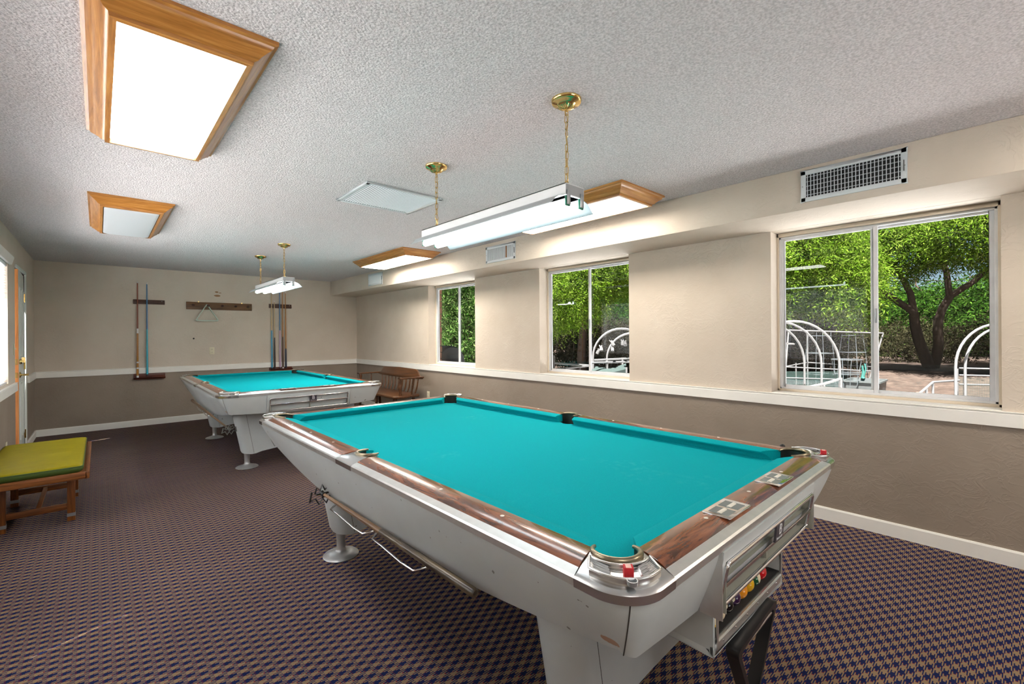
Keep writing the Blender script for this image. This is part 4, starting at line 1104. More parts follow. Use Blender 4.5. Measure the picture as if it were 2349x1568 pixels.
tag(obj('wall_hole_dot', MB().lathe([(0.0, 0.0), (0.013, 0.0), (0.012, -0.006), (0.0, -0.008)], (1.135, YB, 1.31), 12, 'y'), MAT['black_dull']), 'small raised black dot standing for a hole on the back wall left of the outlet', 'wall hole')  # raised black disc drawn in place of a hole

# ---------------------------------------------------------------- settee against the window wall
st = empty('wooden_settee', (3.42, 6.77, 0)); tag(st, 'brown wooden settee with turned spindles in the corner under the far window', 'settee')
W2 = 0.72
mw = MAT['maple_dark']
seat = MB()
sp = [(-0.245, -0.66), (-0.25, 0.66), (-0.19, 0.735), (0.18, 0.70), (0.21, 0.66), (0.21, -0.66), (0.18, -0.70), (-0.19, -0.735)]
seat.prism(sp, 0.408, 0.445)
obj('seat', seat, mw, st, bevel=0.012, seg=3)
BX = 0.20
def bx(z): return BX + (z - 0.44)*0.10
cr = []
outl = [(-W2, 0.672), (-W2 - 0.01, 0.70), (-0.68, 0.705), (-0.63, 0.722), (-0.585, 0.77), (-0.545, 0.802), (-0.50, 0.812), (0, 0.822), (0.50, 0.812), (0.545, 0.802), (0.585, 0.77), (0.63, 0.722), (0.68, 0.705), (W2 + 0.01, 0.70), (W2, 0.672), (0.6, 0.664), (0, 0.660), (-0.6, 0.664)]
crest = MB().loft([[(bx(z) + dx, y, z) for y, z in outl] for dx in (-0.014, 0.014)], True, True)
obj('crest_rail', crest, mw, st, bevel=0.005)
for k in range(11):
    y = -0.60 + 1.2*k/10
    obj('spindle', MB().tube([(BX - 0.02, y*0.95, 0.44), (bx(0.52), y*0.96, 0.52), (bx(0.58), y*0.98, 0.58), (bx(0.67), y, 0.67)], [0.010, 0.013, 0.012, 0.009], 10), mw, st)
for s in (-1, 1):
    arm = MB()
    y = s*0.715
    rings = []
    for x, w, yy in ((-0.155, 0.030, y), (-0.165, 0.040, y), (-0.12, 0.042, y), (0.0, 0.034, y), (0.16, 0.034, y), (0.235, 0.036, y)):
        rings.append([(x, yy - w, 0.690), (x, yy + w, 0.690), (x, yy + w, 0.712), (x, yy - w, 0.712)])
    arm.loft(rings, True, True)
    obj('arm', arm, mw, st, bevel=0.006)
    obj('arm_post', MB().lathe([(0.0, 0.44), (0.020, 0.44), (0.024, 0.47), (0.017, 0.49), (0.026, 0.53), (0.028, 0.57), (0.020, 0.60), (0.016, 0.62), (0.024, 0.65), (0.018, 0.69), (0, 0.69)], (-0.13, s*0.685, 0), 14), mw, st, smooth=50)
    obj('spindle', MB().tube([(0.06, s*0.68, 0.44), (0.065, s*0.695, 0.56), (0.07, s*0.712, 0.70)], [0.010, 0.013, 0.009], 10), mw, st)
for (x, y) in ((-0.16, -0.56), (-0.16, 0.56), (0.15, -0.56), (0.15, 0.56), (-0.16, 0.0), (0.15, 0.0)):
    ex = -0.05 if x < 0 else 0.05; ey = 0.07 if y > 0 else (-0.07 if y < 0 else 0)
    pr = [(0.0, 0.016), (0.12, 0.017), (0.16, 0.022), (0.24, 0.024), (0.30, 0.018), (0.34, 0.022), (0.41, 0.020)]
    obj('leg', MB().tube([(x + ex*(1 - z/0.41), y + ey*(1 - z/0.41), z) for z, _ in pr], [q for _, q in pr], 12), mw, st, smooth=50)
for x in (-0.19, 0.18):
    obj('stretcher', MB().tube([(x, -0.59, 0.16), (x, 0.0, 0.16), (x, 0.59, 0.16)], [0.010, 0.015, 0.010], 10), mw, st)

# ---------------------------------------------------------------- olive bench at the left
bn = empty('cushioned_bench', (-0.325, 4.98, 0)); tag(bn, 'low wooden bench with olive green vinyl cushion at the left', 'bench')
hx, hy = 0.262, 0.615
for sy in (-1, 1):
    obj('frame_rail', MB().box(-hx, hx, sy*hy - 0.014, sy*hy + 0.014, 0.352, 0.400), MAT['teak_x'], bn, bevel=0.004)
for sx in (-1, 1):
    obj('frame_rail', MB().box(sx*hx - 0.012, sx*hx + 0.012, -hy - 0.014, hy + 0.014, 0.352, 0.400), MAT['teak_y'], bn, bevel=0.004)
obj('deck', MB().box(-hx + 0.01, hx - 0.01, -hy + 0.012, hy - 0.012, 0.372, 0.392), MAT['teak_y'], bn)
# cushion: a puffy box welted top and bottom
def cushion_ring(ins, z, n=7, wob=0.0):
    return [(x + wob*math.sin(14*y), y + wob*math.sin(17*x), z) for x, y in rrect(-hx + 0.006 + ins, hx - 0.022 - ins, -hy + 0.004 + ins, hy - 0.004 - ins, 0.03, n)]
cu = MB().loft([cushion_ring(0.012, 0.398), cushion_ring(0.002, 0.408), cushion_ring(-0.004, 0.425), cushion_ring(0.0, 0.440)], True)
obj('cushion_side', cu, MAT['olive_side'], bn, smooth=60)
tp = MB()
rr = [cushion_ring(0.0, 0.440, 7, 0.002), cushion_ring(0.004, 0.447, 7, 0.003), cushion_ring(0.02, 0.452, 7, 0.002), cushion_ring(0.07, 0.458), cushion_ring(0.15, 0.461), cushion_ring(0.205, 0.461)]
tp.loft(rr, True); tp.add(rr[-1], [tuple(range(len(rr[-1])))])
obj('cushion_top', tp, MAT['olive'], bn, smooth=60)
obj('welt', MB().tube(cushion_ring(-0.002, 0.440, 7, 0.002), 0.0028, 6, True), MAT['olive_side'], bn, smooth=60)
for sx in (-1, 1):
    for sy in (-1, 1):
        lg = obj('leg', MB().box(sx*0.172 - 0.022, sx*0.172 + 0.022, sy*0.335 - 0.016, sy*0.335 + 0.016, 0.0, 0.372), MAT['teak_z'], bn, bevel=0.003)
        for z in (0.045, 0.315):
            obj('metal_band', MB().box(sx*0.172 - 0.0232, sx*0.172 + 0.0232, sy*0.335 - 0.0172, sy*0.335 + 0.0172, z - 0.012, z + 0.012), MAT['grey_metal'], lg)
for sy in (-1, 1):
    obj('stretcher', MB().box(-0.172, 0.172, sy*0.335 - 0.010, sy*0.335 + 0.010, 0.085, 0.130), MAT['teak_x'], bn, bevel=0.003)
obj('stretcher', MB().box(-0.012, 0.012, -0.335, 0.335, 0.098, 0.122), MAT['teak_y'], bn, bevel=0.003)

# ---------------------------------------------------------------- outside: garden, trees, sky
rng = np.random.default_rng(11)
def leaf_mat(name, dark, mid, light, trans=0.45):
    m, nt, out = new_mat(name); T = NT(nt)
    rnd = T.n('ShaderNodeNewGeometry').outputs['Random Per Island']
    n = T.noise(T.pos(), 1.6, 3)
    f = T.math('ADD', T.math('MULTIPLY', rnd, 0.6), T.math('MULTIPLY', n, 0.4))
    c = T.ramp(f, [(0.2, tuple(0.23*q for q in dark)), (0.5, tuple(0.23*q for q in mid)), (0.8, tuple(0.23*q for q in light))])
    d = T.n('ShaderNodeBsdfDiffuse'); T.l(c, d.inputs[0])
    t = T.n('ShaderNodeBsdfTranslucent'); T.l(c, t.inputs[0])
    mx = T.n('ShaderNodeMixShader'); mx.inputs[0].default_value = trans
    T.l(d.outputs[0], mx.inputs[1]); T.l(t.outputs[0], mx.inputs[2]); T.l(mx.outputs[0], out.inputs[0])
    return m
LEAF = [leaf_mat('mesquite_leaf', srgb(88, 128, 22), srgb(140, 184, 48), srgb(192, 220, 92)),
        leaf_mat('deep_green_leaf', srgb(40, 78, 22), srgb(74, 122, 38), srgb(120, 164, 62)),
        leaf_mat('oleander_leaf', srgb(34, 66, 22), srgb(76, 120, 44), srgb(160, 188, 110), 0.25),
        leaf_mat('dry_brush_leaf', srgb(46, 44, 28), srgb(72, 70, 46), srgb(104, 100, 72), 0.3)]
BARK = plain('dark_bark', srgb(48, 38, 32), 0.95, 0, 0.1, 0, 0.35, 14, 0.8, 40)
def quads_mesh(name, P, D, W, Ls, Ws, mat):
    """diamond leaves at P along D (unit), width direction W (unit)"""
    n = len(P)
    V = np.empty((n, 4, 3)); Ls = Ls[:, None]; Ws = Ws[:, None]
    V[:, 0] = P; V[:, 1] = P + D*Ls*0.45 + W*Ws*0.5; V[:, 2] = P + D*Ls; V[:, 3] = P + D*Ls*0.45 - W*Ws*0.5
    me = bpy.data.meshes.new(name)
    me.vertices.add(n*4); me.vertices.foreach_set('co', V.reshape(-1))
    me.loops.add(n*4); me.loops.foreach_set('vertex_index', np.arange(n*4, dtype=np.int32))
    me.polygons.add(n); me.polygons.foreach_set('loop_start', np.arange(0, n*4, 4, dtype=np.int32))
    me.update(calc_edges=True); me.validate()
    me.materials.append(mat)
    return me
def unit(a): return a/np.maximum(np.linalg.norm(a, axis=-1, keepdims=True), 1e-9)
def foliage(name, blobs, n_fronds, mat, parent, leaf=(0.10, 0.026), per=7, frond=0.30, droop=0.5, shell=0.45):
    """blobs: (cx,cy,cz,rx,ry,rz); pinnate sprays hanging from the crown surface"""
    vol = np.array([b[3]*b[4]*b[5] for b in blobs])**0.67
    idx = rng.choice(len(blobs), n_fronds, p=vol/vol.sum())
    B = np.array(blobs)[idx]
    d = unit(rng.normal(size=(n_fronds, 3)))
    rad = shell + (1.05 - shell)*rng.random((n_fronds, 1))**0.7
    wob = 1 + 0.22*np.sin(d[:, :1]*9 + B[:, :1]*5) * np.cos(d[:, 2:]*8 + B[:, 1:2]*3)
    P = B[:, :3] + d*B[:, 3:]*rad*wob
    fd = unit(d*0.8 + rng.normal(size=(n_fronds, 3))*0.6 + np.array([0, 0, -droop]))
    sd = unit(np.cross(fd, rng.normal(size=(n_fronds, 3))))
    L = frond*(0.6 + 0.8*rng.random((n_fronds, 1)))
    ps, ds, ws = [], [], []
    nrm = unit(np.cross(fd, sd))
    for k in range(per):
        t = (k + 0.5)/per; s = 1 if k % 2 else -1
        ps.append(P + fd*L*t); ds.append(unit(fd*0.65 + sd*s*(0.9 if k < per - 1 else 0.0) + rng.normal(size=(n_fronds, 3))*0.18)); ws.append(unit(np.cross(nrm + rng.normal(size=(n_fronds, 3))*0.5, ds[-1])))
    P_, D_, W_ = np.concatenate(ps), np.concatenate(ds), np.concatenate(ws)
    n = len(P_)
    me = quads_mesh(name, P_, D_, W_, leaf[0]*(0.7 + 0.6*rng.random(n)), leaf[1]*(0.7 + 0.6*rng.random(n)), mat)
    o = bpy.data.objects.new(name, me); C.objects.link(o); o.parent = parent
    o['kind'] = 'stuff'
    return o
def limb(mb, p0, p1, r0, r1, bend=0.12, n=7):
    a, b = np.array(p0, float), np.array(p1, float); off = rng.normal(size=3)*bend*np.linalg.norm(b - a); off2 = rng.normal(size=3)*bend*0.5*np.linalg.norm(b - a)
    pts = [tuple(a + (b - a)*t + off*math.sin(PI*t) + off2*math.sin(2*PI*t)) for t in np.linspace(0, 1, n)]
    mb.tube(pts, [r0 + (r1 - r0)*t for t in np.linspace(0, 1, n)], 9)
    return pts
GZ = -0.15
# dirt yard, gently rising away from the house
def ground_z(x): return GZ + 0.50*min(1.0, max(0.0, (x - 8.0)/8.0))**1.2 + 0.05*max(0.0, x - 22.0)
g = MB(); xs = [XO] + [5 + k for k in range(0, 30)] + [38, 45, 60, 90, 130]
ysg = [-120, -80, -50, -35] + [-25 + 1.5*k for k in range(36)] + [34, 45, 60, 90, 140]
g.loft([[(x, y, ground_z(x) + 0.03*math.sin(x*1.7 + y*0.9)) for y in ysg] for x in xs], False)
m, nt, out = new_mat('dry_dirt'); T = NT(nt); p = T.pos()
c = T.ramp(T.noise(p, 5, 6, 0.65), [(0.3, srgb(38, 30, 26)), (0.55, srgb(54, 44, 38)), (0.75, srgb(68, 56, 49))])
T.l(T.bsdf(c, 0.95, 0, T.bump(T.noise(p, 14, 5), 0.8, 0.03), 0.1), out.inputs[0])
struct(obj('yard_ground', g, m, smooth=60))
CONC = plain('pale_concrete', srgb(206, 206, 206), 0.9, 0, 0.2, 0, 0.06, 3, 0.3, 50)
struct(obj('bounce_patio_slab', MB().box(XO, 8.4, -9, 13, GZ - 0.1, GZ + 0.035), CONC, smooth=0))  # unseen paving added to bounce sunlight up through the window wall
struct(obj('bounce_entry_slab', MB().box(-6, XO, -9, YF - 0.2, GZ - 0.1, GZ + 0.10), CONC, smooth=0))  # unseen paving added to bounce sunlight in through the glazed door
lf = MB().box(XL - 30, XL - 0.2, -20, 30, GZ - 0.3, GZ)
struct(obj('bounce_street_ground', lf, CONC, smooth=0))  # unseen pale ground added to bounce sunlight between the blind slats

struct(obj('glare_block_wall', MB().box(-9.6, -9.3, -20, 30, GZ, 2.0), plain('glare_wall_masonry', srgb(150, 132, 112), 0.9), smooth=0))  # unseen wall added to block bright street glare mirrored in the panes
# the big mesquite with a forked dark trunk
def tree(name, base, tips, r0, blobs, n, mat, label, fr=(0.10, 0.026), per=7, frond=0.32, grp='trees beyond the windows', bend=0.10):
    r = empty(name, base); tag(r, label, 'tree', grp)
    mb = MB(); b = np.array(base)
    for (fork, ends, rr) in tips:
        f_ = np.array(fork) - b
        limb(mb, (0, 0, -0.1), f_, r0*rr, r0*rr*0.72, bend*0.5)
        for e in ends:
            e_ = np.array(e) - b
            pts = limb(mb, f_, e_, r0*rr*0.62, r0*rr*0.16, bend)
            for q in range(3):
                s = np.array(pts[2 + q*2 if 2 + q*2 < len(pts) else -1]); limb(mb, s, s + rng.normal(size=3)*np.array([1.1, 1.1, 0.5]) + np.array([0, 0, 0.5]), r0*rr*0.22, r0*0.05, 0.15, 5)
    obj('trunk', mb, BARK, r, smooth=60)
    foliage('foliage', [(x - base[0], y - base[1], z - base[2], a, c, d) for x, y, z, a, c, d in blobs], n, mat, r, fr, per, frond)
    return r
tree('mesquite_tree', (17.2, 1.55, 0.30), [((17.0, 1.9, 1.9), [(15.5, 4.6, 5.2), (16.8, 3.0, 5.4)], 1.0), ((17.4, 1.2, 2.3), [(17.8, -0.6, 5.2), (16.5, 0.8, 5.6)], 0.85)], 0.15,
     [(15.6, 4.4, 5.4, 2.2, 1.8, 1.1), (17.5, -1.2, 5.0, 2.4, 1.8, 1.4), (15.2, 0.2, 4.6, 1.5, 1.0, 0.9), (16.4, -1.5, 3.4, 1.6, 1.0, 1.0), (15.6, 2.2, 4.3, 1.2, 0.9, 0.7), (14.6, 0.7, 3.7, 1.2, 1.0, 0.8), (15.2, 1.9, 3.4, 1.0, 0.8, 0.6), (15.4, -0.4, 3.0, 0.9, 0.7, 0.6), (16.2, 3.4, 3.6, 1.2, 0.9, 0.8), (15.0, -0.9, 3.9, 1.2, 1.0, 0.8)], 32000, LEAF[0],
     'forked dark-trunked mesquite seen through the right pane of the nearest window', bend=0.08)
tree('mesquite_tree', (12.9, 4.3, 0.05), [((12.8, 4.2, 1.6), [(11.9, 3.2, 3.6), (12.8, 4.9, 4.2), (11.4, 4.4, 2.9)], 1.0)], 0.16,
     [(11.8, 3.2, 3.1, 1.3, 1.15, 1.15), (11.2, 4.0, 2.3, 1.1, 0.85, 0.8), (12.0, 4.7, 3.9, 1.5, 1.2, 1.0), (11.6, 2.35, 2.35, 0.7, 0.55, 0.75), (12.4, 3.4, 4.5, 1.4, 1.2, 0.8)], 20000, LEAF[0],
     'bright feathery mesquite filling the left pane of the nearest window', (0.085, 0.022))
tree('mesquite_tree', (10.2, 8.3, 0.0), [((10.2, 8.2, 1.6), [(9.0, 7.4, 3.3), (10.3, 7.6, 3.8), (9.2, 8.6, 3.0)], 1.0)], 0.15,
     [(9.2, 7.6, 2.75, 1.0, 0.9, 1.0), (9.0, 8.4, 2.2, 0.8, 0.8, 0.8), (10.0, 7.0, 3.3, 1.2, 1.0, 0.9), (10.0, 8.4, 3.7, 1.4, 1.2, 0.8)], 14000, LEAF[0],
     'bright green tree in the left pane of the middle window', (0.085, 0.022))
tree('mesquite_tree', (12.6, 6.9, 0.15), [((12.6, 6.9, 1.8), [(11.6, 6.3, 3.6), (12.6, 6.0, 4.0), (12.0, 7.6, 3.8)], 1.0)], 0.16,
     [(11.8, 6.4, 3.2, 1.3, 1.2, 1.2), (11.5, 5.8, 2.3, 1.0, 0.8, 0.8), (12.6, 6.6, 4.2, 1.6, 1.4, 0.9)], 13000, LEAF[0],
     'mid green tree in the right pane of the middle window', (0.09, 0.024))
# darker trees standing behind
k = 0
back = [(23.5, -5.0, 5.0), (24.5, -1.0, 3.8), (22.5, 6.5, 5.5), (21.0, 10.5, 5.5), (18.5, 13.5, 5.2), (15.0, 15.5, 5.0), (25.0, 3.0, 3.4), (11.5, 15.5, 5.0), (17.0, 9.8, 5.0), (20.5, -3.2, 3.0)]
places = ['far right behind the forked mesquite', 'low in the gap of blue sky behind the forked mesquite', 'between the nearest and middle windows, far back', 'far behind the middle window', 'far behind the middle window on its left', 'far behind the oleander on its right', 'straight behind the forked trunk, low', 'far behind the oleander on its left', 'just behind the mid green mesquite', 'low beside the right edge of the nearest window']
for (x, y, h), pl in zip(back, places):
    tree('shade_tree', (x, y, 0.3), [((x, y, 1.4), [(x - 0.8, y - 0.6, h*0.8), (x + 0.2, y + 0.9, h*0.85)], 1.0)], 0.2,
         [(x - 0.5, y - 0.9, h*0.62, 1.7, 1.6, h*0.30), (x + 0.2, y + 0.9, h*0.66, 1.7, 1.6, h*0.30), (x - 0.7, y, h*0.36, 1.6, 2.1, h*0.28)], 6000, LEAF[1], 'dark green tree ' + pl, (0.15, 0.045), 7, 0.42)
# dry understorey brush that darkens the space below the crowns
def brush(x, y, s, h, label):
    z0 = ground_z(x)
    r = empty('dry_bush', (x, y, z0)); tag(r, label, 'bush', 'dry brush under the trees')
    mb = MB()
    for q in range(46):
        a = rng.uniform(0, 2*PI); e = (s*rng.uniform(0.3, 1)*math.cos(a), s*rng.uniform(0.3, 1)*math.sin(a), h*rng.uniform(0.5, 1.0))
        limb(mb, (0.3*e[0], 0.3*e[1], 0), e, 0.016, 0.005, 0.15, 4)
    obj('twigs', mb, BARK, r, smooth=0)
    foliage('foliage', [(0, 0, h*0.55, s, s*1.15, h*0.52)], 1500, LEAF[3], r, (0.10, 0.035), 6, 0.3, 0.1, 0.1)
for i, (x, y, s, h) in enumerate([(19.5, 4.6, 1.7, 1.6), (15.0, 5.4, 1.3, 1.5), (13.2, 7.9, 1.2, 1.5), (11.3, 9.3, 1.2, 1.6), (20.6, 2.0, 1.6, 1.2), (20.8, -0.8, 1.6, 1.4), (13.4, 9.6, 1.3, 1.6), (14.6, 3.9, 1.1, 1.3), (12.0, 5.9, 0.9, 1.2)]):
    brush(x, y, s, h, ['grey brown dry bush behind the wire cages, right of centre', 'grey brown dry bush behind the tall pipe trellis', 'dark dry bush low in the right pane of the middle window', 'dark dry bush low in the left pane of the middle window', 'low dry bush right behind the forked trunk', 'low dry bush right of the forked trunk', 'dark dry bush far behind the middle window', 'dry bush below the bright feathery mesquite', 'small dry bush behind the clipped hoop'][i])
# oleander outside the far window
ol = empty('oleander_shrub', (8.1, 11.7, GZ)); tag(ol, 'oleander shrub with long glossy leaves filling the far window', 'shrub')
mb = MB()
for q in range(40):
    a = rng.uniform(0, 2*PI); rr = rng.uniform(0.2, 0.9)
    limb(mb, (0.25*rr*math.cos(a), 0.35*rr*math.sin(a), 0), (0.8*rr*math.cos(a), 1.3*rr*math.sin(a), rng.uniform(1.6, 3.2)), 0.015, 0.006, 0.05, 5)
obj('stems', mb, BARK, ol, smooth=0)
foliage('foliage', [(0, -0.7, 1.4, 1.0, 1.2, 1.4), (0, 0.8, 1.4, 1.0, 1.2, 1.4), (0.1, 0, 3.0, 1.1, 1.6, 1.2)], 5200, LEAF[2], ol, (0.15, 0.028), 6, 0.26, -0.35, 0.35)
ol2 = empty('oleander_shrub', (9.6, 10.3, GZ)); tag(ol2, 'second oleander shrub in the right pane of the far window', 'shrub')
mb = MB()
for q in range(24):
    a = rng.uniform(0, 2*PI); rr = rng.uniform(0.2, 0.9)
    limb(mb, (0.25*rr*math.cos(a), 0.35*rr*math.sin(a), 0), (0.8*rr*math.cos(a), 0.9*rr*math.sin(a), rng.uniform(1.4, 2.6)), 0.015, 0.006, 0.05, 5)
obj('stems', mb, BARK, ol2, smooth=0)
foliage('foliage', [(0, 0, 1.4, 1.0, 1.0, 1.4), (0.1, 0, 2.8, 1.1, 1.0, 1.1)], 3000, LEAF[2], ol2, (0.15, 0.028), 6, 0.26, -0.35, 0.35)

# kettle grill beside the far window
gr = empty('barrel_grill', (4.62, 6.98, GZ)); tag(gr, 'black barrel grill standing outside the far window', 'grill')
rg = []
for yy, sc_ in ((-0.30, 0.0), (-0.30, 0.9), (-0.27, 1.0), (0.27, 1.0), (0.30, 0.9), (0.30, 0.0)):
    rg.append([(0.30*sc_*math.cos(2*PI*j/28), yy, 1.0 + 0.30*sc_*math.sin(2*PI*j/28)) for j in range(28)])
obj('barrel', MB().loft(rg, True, True), MAT['black_dull'], gr, smooth=40)
obj('lid_handle', MB().tube([(-0.31, -0.1, 1.05), (-0.35, -0.1, 1.06), (-0.35, 0.1, 1.06), (-0.31, 0.1, 1.05)], 0.01, 8), MAT['chrome'], gr)
obj('side_shelf', MB().box(-0.2, 0.2, -0.62, -0.32, 0.96, 0.985), MAT['black_dull'], gr)
for x in (-0.22, 0.22):
    for y in (-0.24, 0.24):
        obj('leg', MB().tube([(x, y, 0), (x*0.8, y, 0.78)], 0.014, 8), MAT['black_dull'], gr)

# ---- raised garden beds with white pipe hoops and rails
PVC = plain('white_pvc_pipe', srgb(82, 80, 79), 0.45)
WIRE = plain('grey_wire', srgb(84, 88, 90), 0.5, 0.4)
NET = plain('dark_green_net', srgb(20, 38, 31), 0.8)
BEDW = wood('weathered_bed_board', srgb(50, 36, 28), srgb(70, 54, 44), srgb(86, 70, 58), 'y', 0.6, 0.9)
TEAL = plain('teal_ribbon', srgb(0, 62, 54), 0.6)
def at(u, v, w):
    x, y = (u - CXP)/FPX, (v - CYP)/FPX
    c_, s_ = math.cos(ROLL), math.sin(ROLL); a, b = c_*x + s_*y, -s_*x + c_*y
    F = Vector((math.sin(YAW), math.cos(YAW), 0)); R_ = Vector((math.cos(YAW), -math.sin(YAW), 0))
    return Vector((0, 0, CH)) + w*(F + R_*a - Vector((0, 0, 1))*b)
def net(mb, a, b, c, d, nu, nv, r=0.0016):
    a, b, c, d = map(Vector, (a, b, c, d))
    for i in range(nu + 1):
        t = i/nu; mb.tube([a.lerp(b, t), d.lerp(c, t)], r, 3, cap=False)
    for j in range(nv + 1):
        t = j/nv; mb.tube([a.lerp(d, t), b.lerp(c, t)], r, 3, cap=False)
def board_box(root, x0, x1, y0, y1, z0, h):
    for (a, b, c, d) in ((x0, x1, y0, y0 + .03), (x0, x1, y1 - .03, y1), (x0, x0 + .03, y0, y1), (x1 - .03, x1, y0, y1)):
        obj('bed_board', MB().box(a, b, c, d, z0, z0 + h), BEDW, root, bevel=0.004)
    obj('soil', MB().box(x0 + .03, x1 - .03, y0 + .03, y1 - .03, z0, z0 + h*0.85), plain('garden_soil', srgb(70, 52, 40), 1.0, bump=0.8, bscale=30), root)
def hoop(root, c, axis, r, zc, rot=0.0, n=18, pr=0.0135, a0=0, a1=180):
    """half circle hoop standing at c with its plane containing direction axis"""
    ax = Vector((math.cos(axis), math.sin(axis), 0))
    pts = [Vector(c) + ax*r*math.cos(math.radians(a0 + (a1 - a0)*i/n)) + Vector((0, 0, zc + r*math.sin(math.radians(a0 + (a1 - a0)*i/n)))) for i in range(n + 1)]
    pts = [Vector((pts[0].x, pts[0].y, c[2])) ] + pts + [Vector((pts[-1].x, pts[-1].y, c[2]))]
    return obj('hoop', MB().tube(pts, pr, 8), PVC, root, smooth=60)
VA = math.atan2(-0.6719, 0.7406)       # direction across the view
def bar(root, a, b, r=0.0135, name='rail'):
    return obj(name, MB().tube([a, b], r, 8), PVC, root, smooth=60)
# bed 1: left pane of the nearest window, three hoops in a row
c3, c2, c1 = at(1822, 893, 6.0), at(1786, 886, 6.35), at(1752, 880, 6.7)
b1 = empty('hoop_bed', (c3.x, c3.y, GZ)); tag(b1, 'garden bed with three white pipe hoops in the left pane of the nearest window', 'garden bed')
def loc(p): return Vector((p.x - c3.x, p.y - c3.y, p.z - GZ))
for c in (c3, c2, c1):
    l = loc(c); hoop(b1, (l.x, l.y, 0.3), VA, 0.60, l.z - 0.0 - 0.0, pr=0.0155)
top = [loc(c) + Vector((0, 0, 0.60)) for c in (c3, c2, c1)]
obj('ridge_pipe', MB().tube(top, 0.012, 8), PVC, b1)
e = [loc(at(1846, 889, 5.55)), loc(at(1890, 880, 5.5)), loc(at(1929, 868, 5.45))]
obj('rail', MB().tube(e, 0.016, 8), PVC, b1, smooth=60)
obj('corner_post', MB().tube([e[2] + Vector((0, 0, 0.01)), Vector((e[2].x, e[2].y, 0.3))], 0.016, 8), PVC, b1)
obj('corner_post', MB().tube([e[1], Vector((e[1].x, e[1].y, 0.3))], 0.014, 8), PVC, b1)
b1b = (min(l.x for l in map(loc, (c1, c2, c3))) - 0.55, 0.55, -0.55, 0.9)
board_box(b1, -0.5, 1.1, -0.5, 1.2, 0, 0.32)
# bed 2: tall trellis with wire cages and green netting
o2 = at(1900, 900, 9.0); b2 = empty('pipe_trellis', (o2.x, o2.y, GZ)); tag(b2, 'tall white pipe trellis around a garden bed behind the hoops', 'trellis')
def l2(u, v, w): p = at(u, v, w); return Vector((p.x - o2.x, p.y - o2.y, p.z - GZ))
tl, tr_ = l2(1809, 757, 9.0), l2(2026, 764, 9.0)
bar(b2, tl, tr_, 0.015, 'top_rail'); bar(b2, tl, Vector((l2(1795, 893, 8.9).x, l2(1795, 893, 8.9).y, 0.0)), 0.015, 'post'); bar(b2, tr_, l2(1984, 905, 9.1), 0.015, 'post')
pm = l2(1852, 759, 9.0); bar(b2, pm, Vector((pm.x, pm.y, 0)), 0.015, 'post')
for (a, b) in (((1800, 841, 8.6), (1852, 831, 9.6)), ((1852, 831, 9.6), (2000, 841, 9.6)), ((1800, 841, 8.6), (2000, 851, 8.6)), ((1796, 866, 8.5), (1930, 870, 8.5))):
    bar(b2, l2(*a), l2(*b), 0.0125)
q = l2(1826, 832, 8.9); bar(b2, q, Vector((q.x, q.y, 0)), 0.012, 'post')
nm = MB(); net(nm, l2(1797, 870, 8.5), l2(1990, 872, 8.5), l2(1990, 925, 8.5), l2(1797, 920, 8.5), 60, 16); no = obj('wire_netting', nm, WIRE, b2, smooth=0); no['kind'] = 'stuff'
nm = MB(); net(nm, l2(1800, 852, 8.6), l2(1930, 852, 8.6), l2(1930, 905, 8.6), l2(1797, 905, 8.6), 80, 26, 0.0022); no = obj('shade_netting', nm, NET, b2, smooth=0); no['kind'] = 'stuff'
obj('bed_board', MB().box(-0.9, 1.4, -1.2, -1.16, 0, 0.3), BEDW, b2); obj('bed_board', MB().box(-0.9, 1.4, 0.9, 0.94, 0, 0.3), BEDW, b2)
obj('ribbon', MB().tube([l2(1978, 838, 8.55), l2(1980, 852, 8.53), l2(1977, 868, 8.5)], 0.018, 6).tube([l2(1984, 834, 8.55), l2(1986, 846, 8.5), l2(1981, 866, 8.5)], 0.012, 6).sphere(l2(1980, 867, 8.5), 0.035, 8, 6, (1.4, 1, 0.8)), TEAL, b2)
def cage(u, vtop, w, r, h, rings, label, up=False):
    p = at(u, vtop, w); ct = empty('tomato_cage', (p.x, p.y, p.z - h)); tag(ct, label, 'tomato cage', 'wire cages in the garden')
    for k_, (f, s) in enumerate(rings):
        obj('ring', MB().tube([(r*s*math.cos(2*PI*j/20), r*s*math.sin(2*PI*j/20), h*f) for j in range(20)], 0.005, 5, True), WIRE, ct)
    for j in range(4):
        a = 2*PI*j/4 + 0.5
        obj('upright', MB().tube([(r*s*math.cos(a), r*s*math.sin(a), h*f) for f, s in [(0.0, rings[0][1])] + list(rings) + [(1.0, rings[-1][1])]], 0.005, 5), WIRE, ct)
cage(1880, 762, 8.9, 0.21, 1.35, [(0.40, 1.2), (0.70, 1.1), (0.95, 0.9)], 'wire cage under the left half of the trellis rail')
cage(1955, 766, 9.2, 0.22, 1.30, [(0.42, 1.15), (0.72, 1.0), (0.98, 0.8)], 'wire cage under the right half of the trellis rail')
cage(1942, 824, 8.0, 0.20, 0.85, [(0.35, 0.7), (0.70, 0.9), (1.0, 1.1)], 'shorter wire cage in front of the trellis')
p = at(1985, 900, 8.2); tb = empty('plastic_tub', (p.x, p.y, GZ)); tag(tb, 'pale translucent plastic tub behind the window mullion', 'tub')
ring = lambda s, z: [(x, y, z) for x, y in rrect(-0.36*s, 0.36*s, -0.26*s, 0.26*s, 0.05)]
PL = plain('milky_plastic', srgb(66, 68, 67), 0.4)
obj('body', MB().loft([ring(0.82, 0), ring(0.98, 0.60), ring(1.04, 0.61), ring(1.04, 0.64), ring(0.96, 0.64), ring(0.80, 0.03)], True, True), PL, tb)
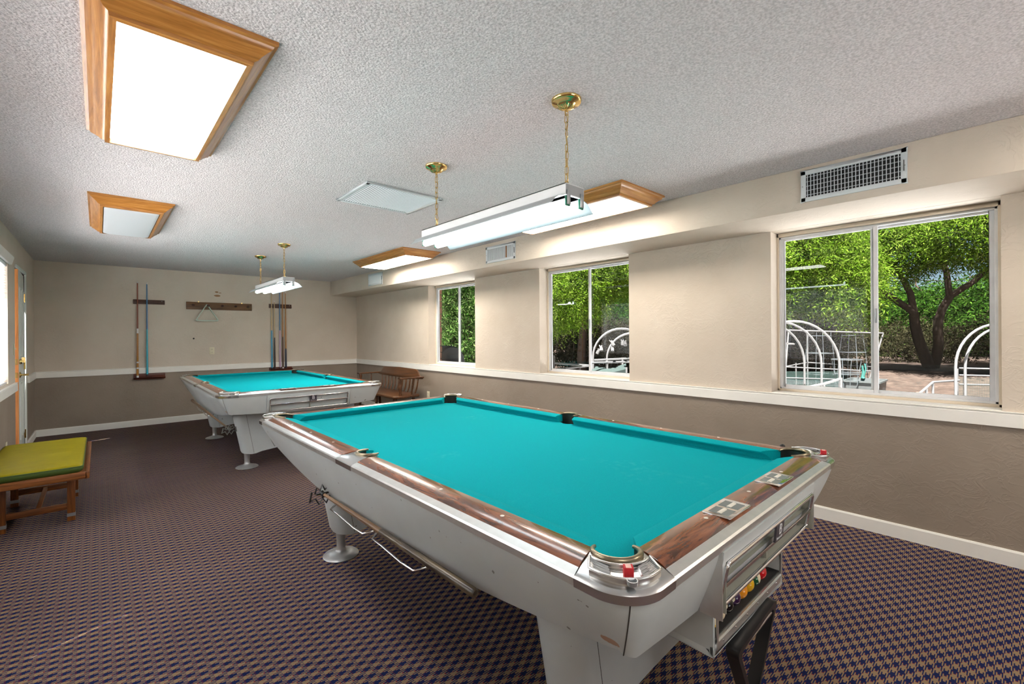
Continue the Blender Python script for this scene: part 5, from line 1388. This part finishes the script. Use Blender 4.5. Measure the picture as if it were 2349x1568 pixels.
# bed 3: right pane, pair of big hoops and three rails
o3 = at(2240, 900, 6.0); b3 = empty('hoop_bed', (o3.x, o3.y, GZ)); tag(b3, 'garden bed with paired white pipe hoops at the right edge of the nearest window', 'garden bed')
def l3(u, v, w): p = at(u, v, w); return Vector((p.x - o3.x, p.y - o3.y, p.z - GZ))
for (uc, w, r_) in ((2290, 6.0, 0.56), (2306, 6.15, 0.54)):
    c = l3(uc, 884, w); hoop(b3, (c.x, c.y, 0.25), VA, r_, c.z, pr=0.016)
for v in (846, 862, 883):
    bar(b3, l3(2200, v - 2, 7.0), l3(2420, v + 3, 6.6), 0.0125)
for u in (2196, 2212):
    a = l3(u, 845, 7.0); bar(b3, a, Vector((a.x, a.y, 0)), 0.0125, 'post')
e = [l3(2107, 904, 5.6), l3(2140, 876, 6.2), l3(2200, 872, 6.6)]
obj('rail', MB().tube(e, 0.015, 8), PVC, b3, smooth=60)
for p_ in (e[1], l3(2125, 888, 5.9)): bar(b3, p_, Vector((p_.x, p_.y, 0)), 0.014, 'post')
nm = MB(); net(nm, l3(2200, 866, 6.9), l3(2400, 870, 6.6), l3(2400, 940, 6.6), l3(2200, 930, 6.9), 50, 18); no = obj('wire_netting', nm, NET, b3, smooth=0); no['kind'] = 'stuff'
obj('bed_board', MB().box(-0.2, 1.3, -1.5, -1.46, 0, 0.42), BEDW, b3); obj('bed_board', MB().box(-0.24, -0.2, -1.5, 0.3, 0, 0.42), BEDW, b3)
# bed 4: middle window, hoop with white clamps, rails and a green cover
o4 = at(1400, 860, 6.5); b4 = empty('hoop_bed', (o4.x, o4.y, GZ)); tag(b4, 'garden bed with a clamped white hoop in the middle window', 'garden bed')
def l4(u, v, w): p = at(u, v, w); return Vector((p.x - o4.x, p.y - o4.y, p.z - GZ))
ca, cb = l4(1426, 848, 6.4), l4(1452, 850, 7.0)
hoop(b4, (ca.x, ca.y, 0.2), VA, 0.40, ca.z - 0.02, pr=0.0145); hoop(b4, (cb.x, cb.y, 0.2), VA, 0.40, cb.z - 0.02, pr=0.0145)
for (u, v) in ((1372, 806), (1379, 799), (1405, 787), (1428, 786), (1405, 800), (1434, 788)):
    p_ = l4(u, v, 6.35); d_ = Vector((random.uniform(-.03, .03), random.uniform(-.03, .03), 0.05))
    k_ = MB().tube([p_ - d_*0.6, p_ + d_*0.2], 0.022, 6).tube([p_, p_ + d_*0.9 + Vector((.012, -.012, 0))], [0.012, 0.007], 6).tube([p_, p_ + d_*0.9 - Vector((.012, -.012, 0))], [0.012, 0.007], 6)
    obj('clamp', k_, PVC, b4)
for (a, b) in (((1268, 832, 5.9), (1352, 838, 6.6)), ((1268, 848, 5.6), (1352, 838, 6.6)), ((1352, 826, 6.6), (1470, 820, 7.4)), ((1352, 832, 6.2), (1470, 828, 6.8))):
    bar(b4, l4(*a), l4(*b), 0.014)
for (u, v, w) in ((1270, 815, 5.9), (1297, 842, 5.8), (1330, 842, 6.3), (1393, 824, 6.4), (1428, 822, 6.8), (1437, 842, 6.4)):
    p_ = l4(u, v, w); bar(b4, p_, Vector((p_.x, p_.y, 0)), 0.014, 'post')
cv = MB().loft([[l4(1358, 838, 6.5), l4(1400, 845, 6.4), l4(1436, 833, 6.6)], [l4(1358, 852, 6.3), l4(1400, 855, 6.2), l4(1436, 846, 6.4)], [l4(1358, 880, 6.3), l4(1400, 880, 6.2), l4(1436, 880, 6.4)]], False)
obj('green_cover', cv, plain('green_tarp', srgb(18, 32, 28), 0.7), b4)
board_box(b4, -0.5, 0.9, -0.4, 1.5, 0, 0.3)
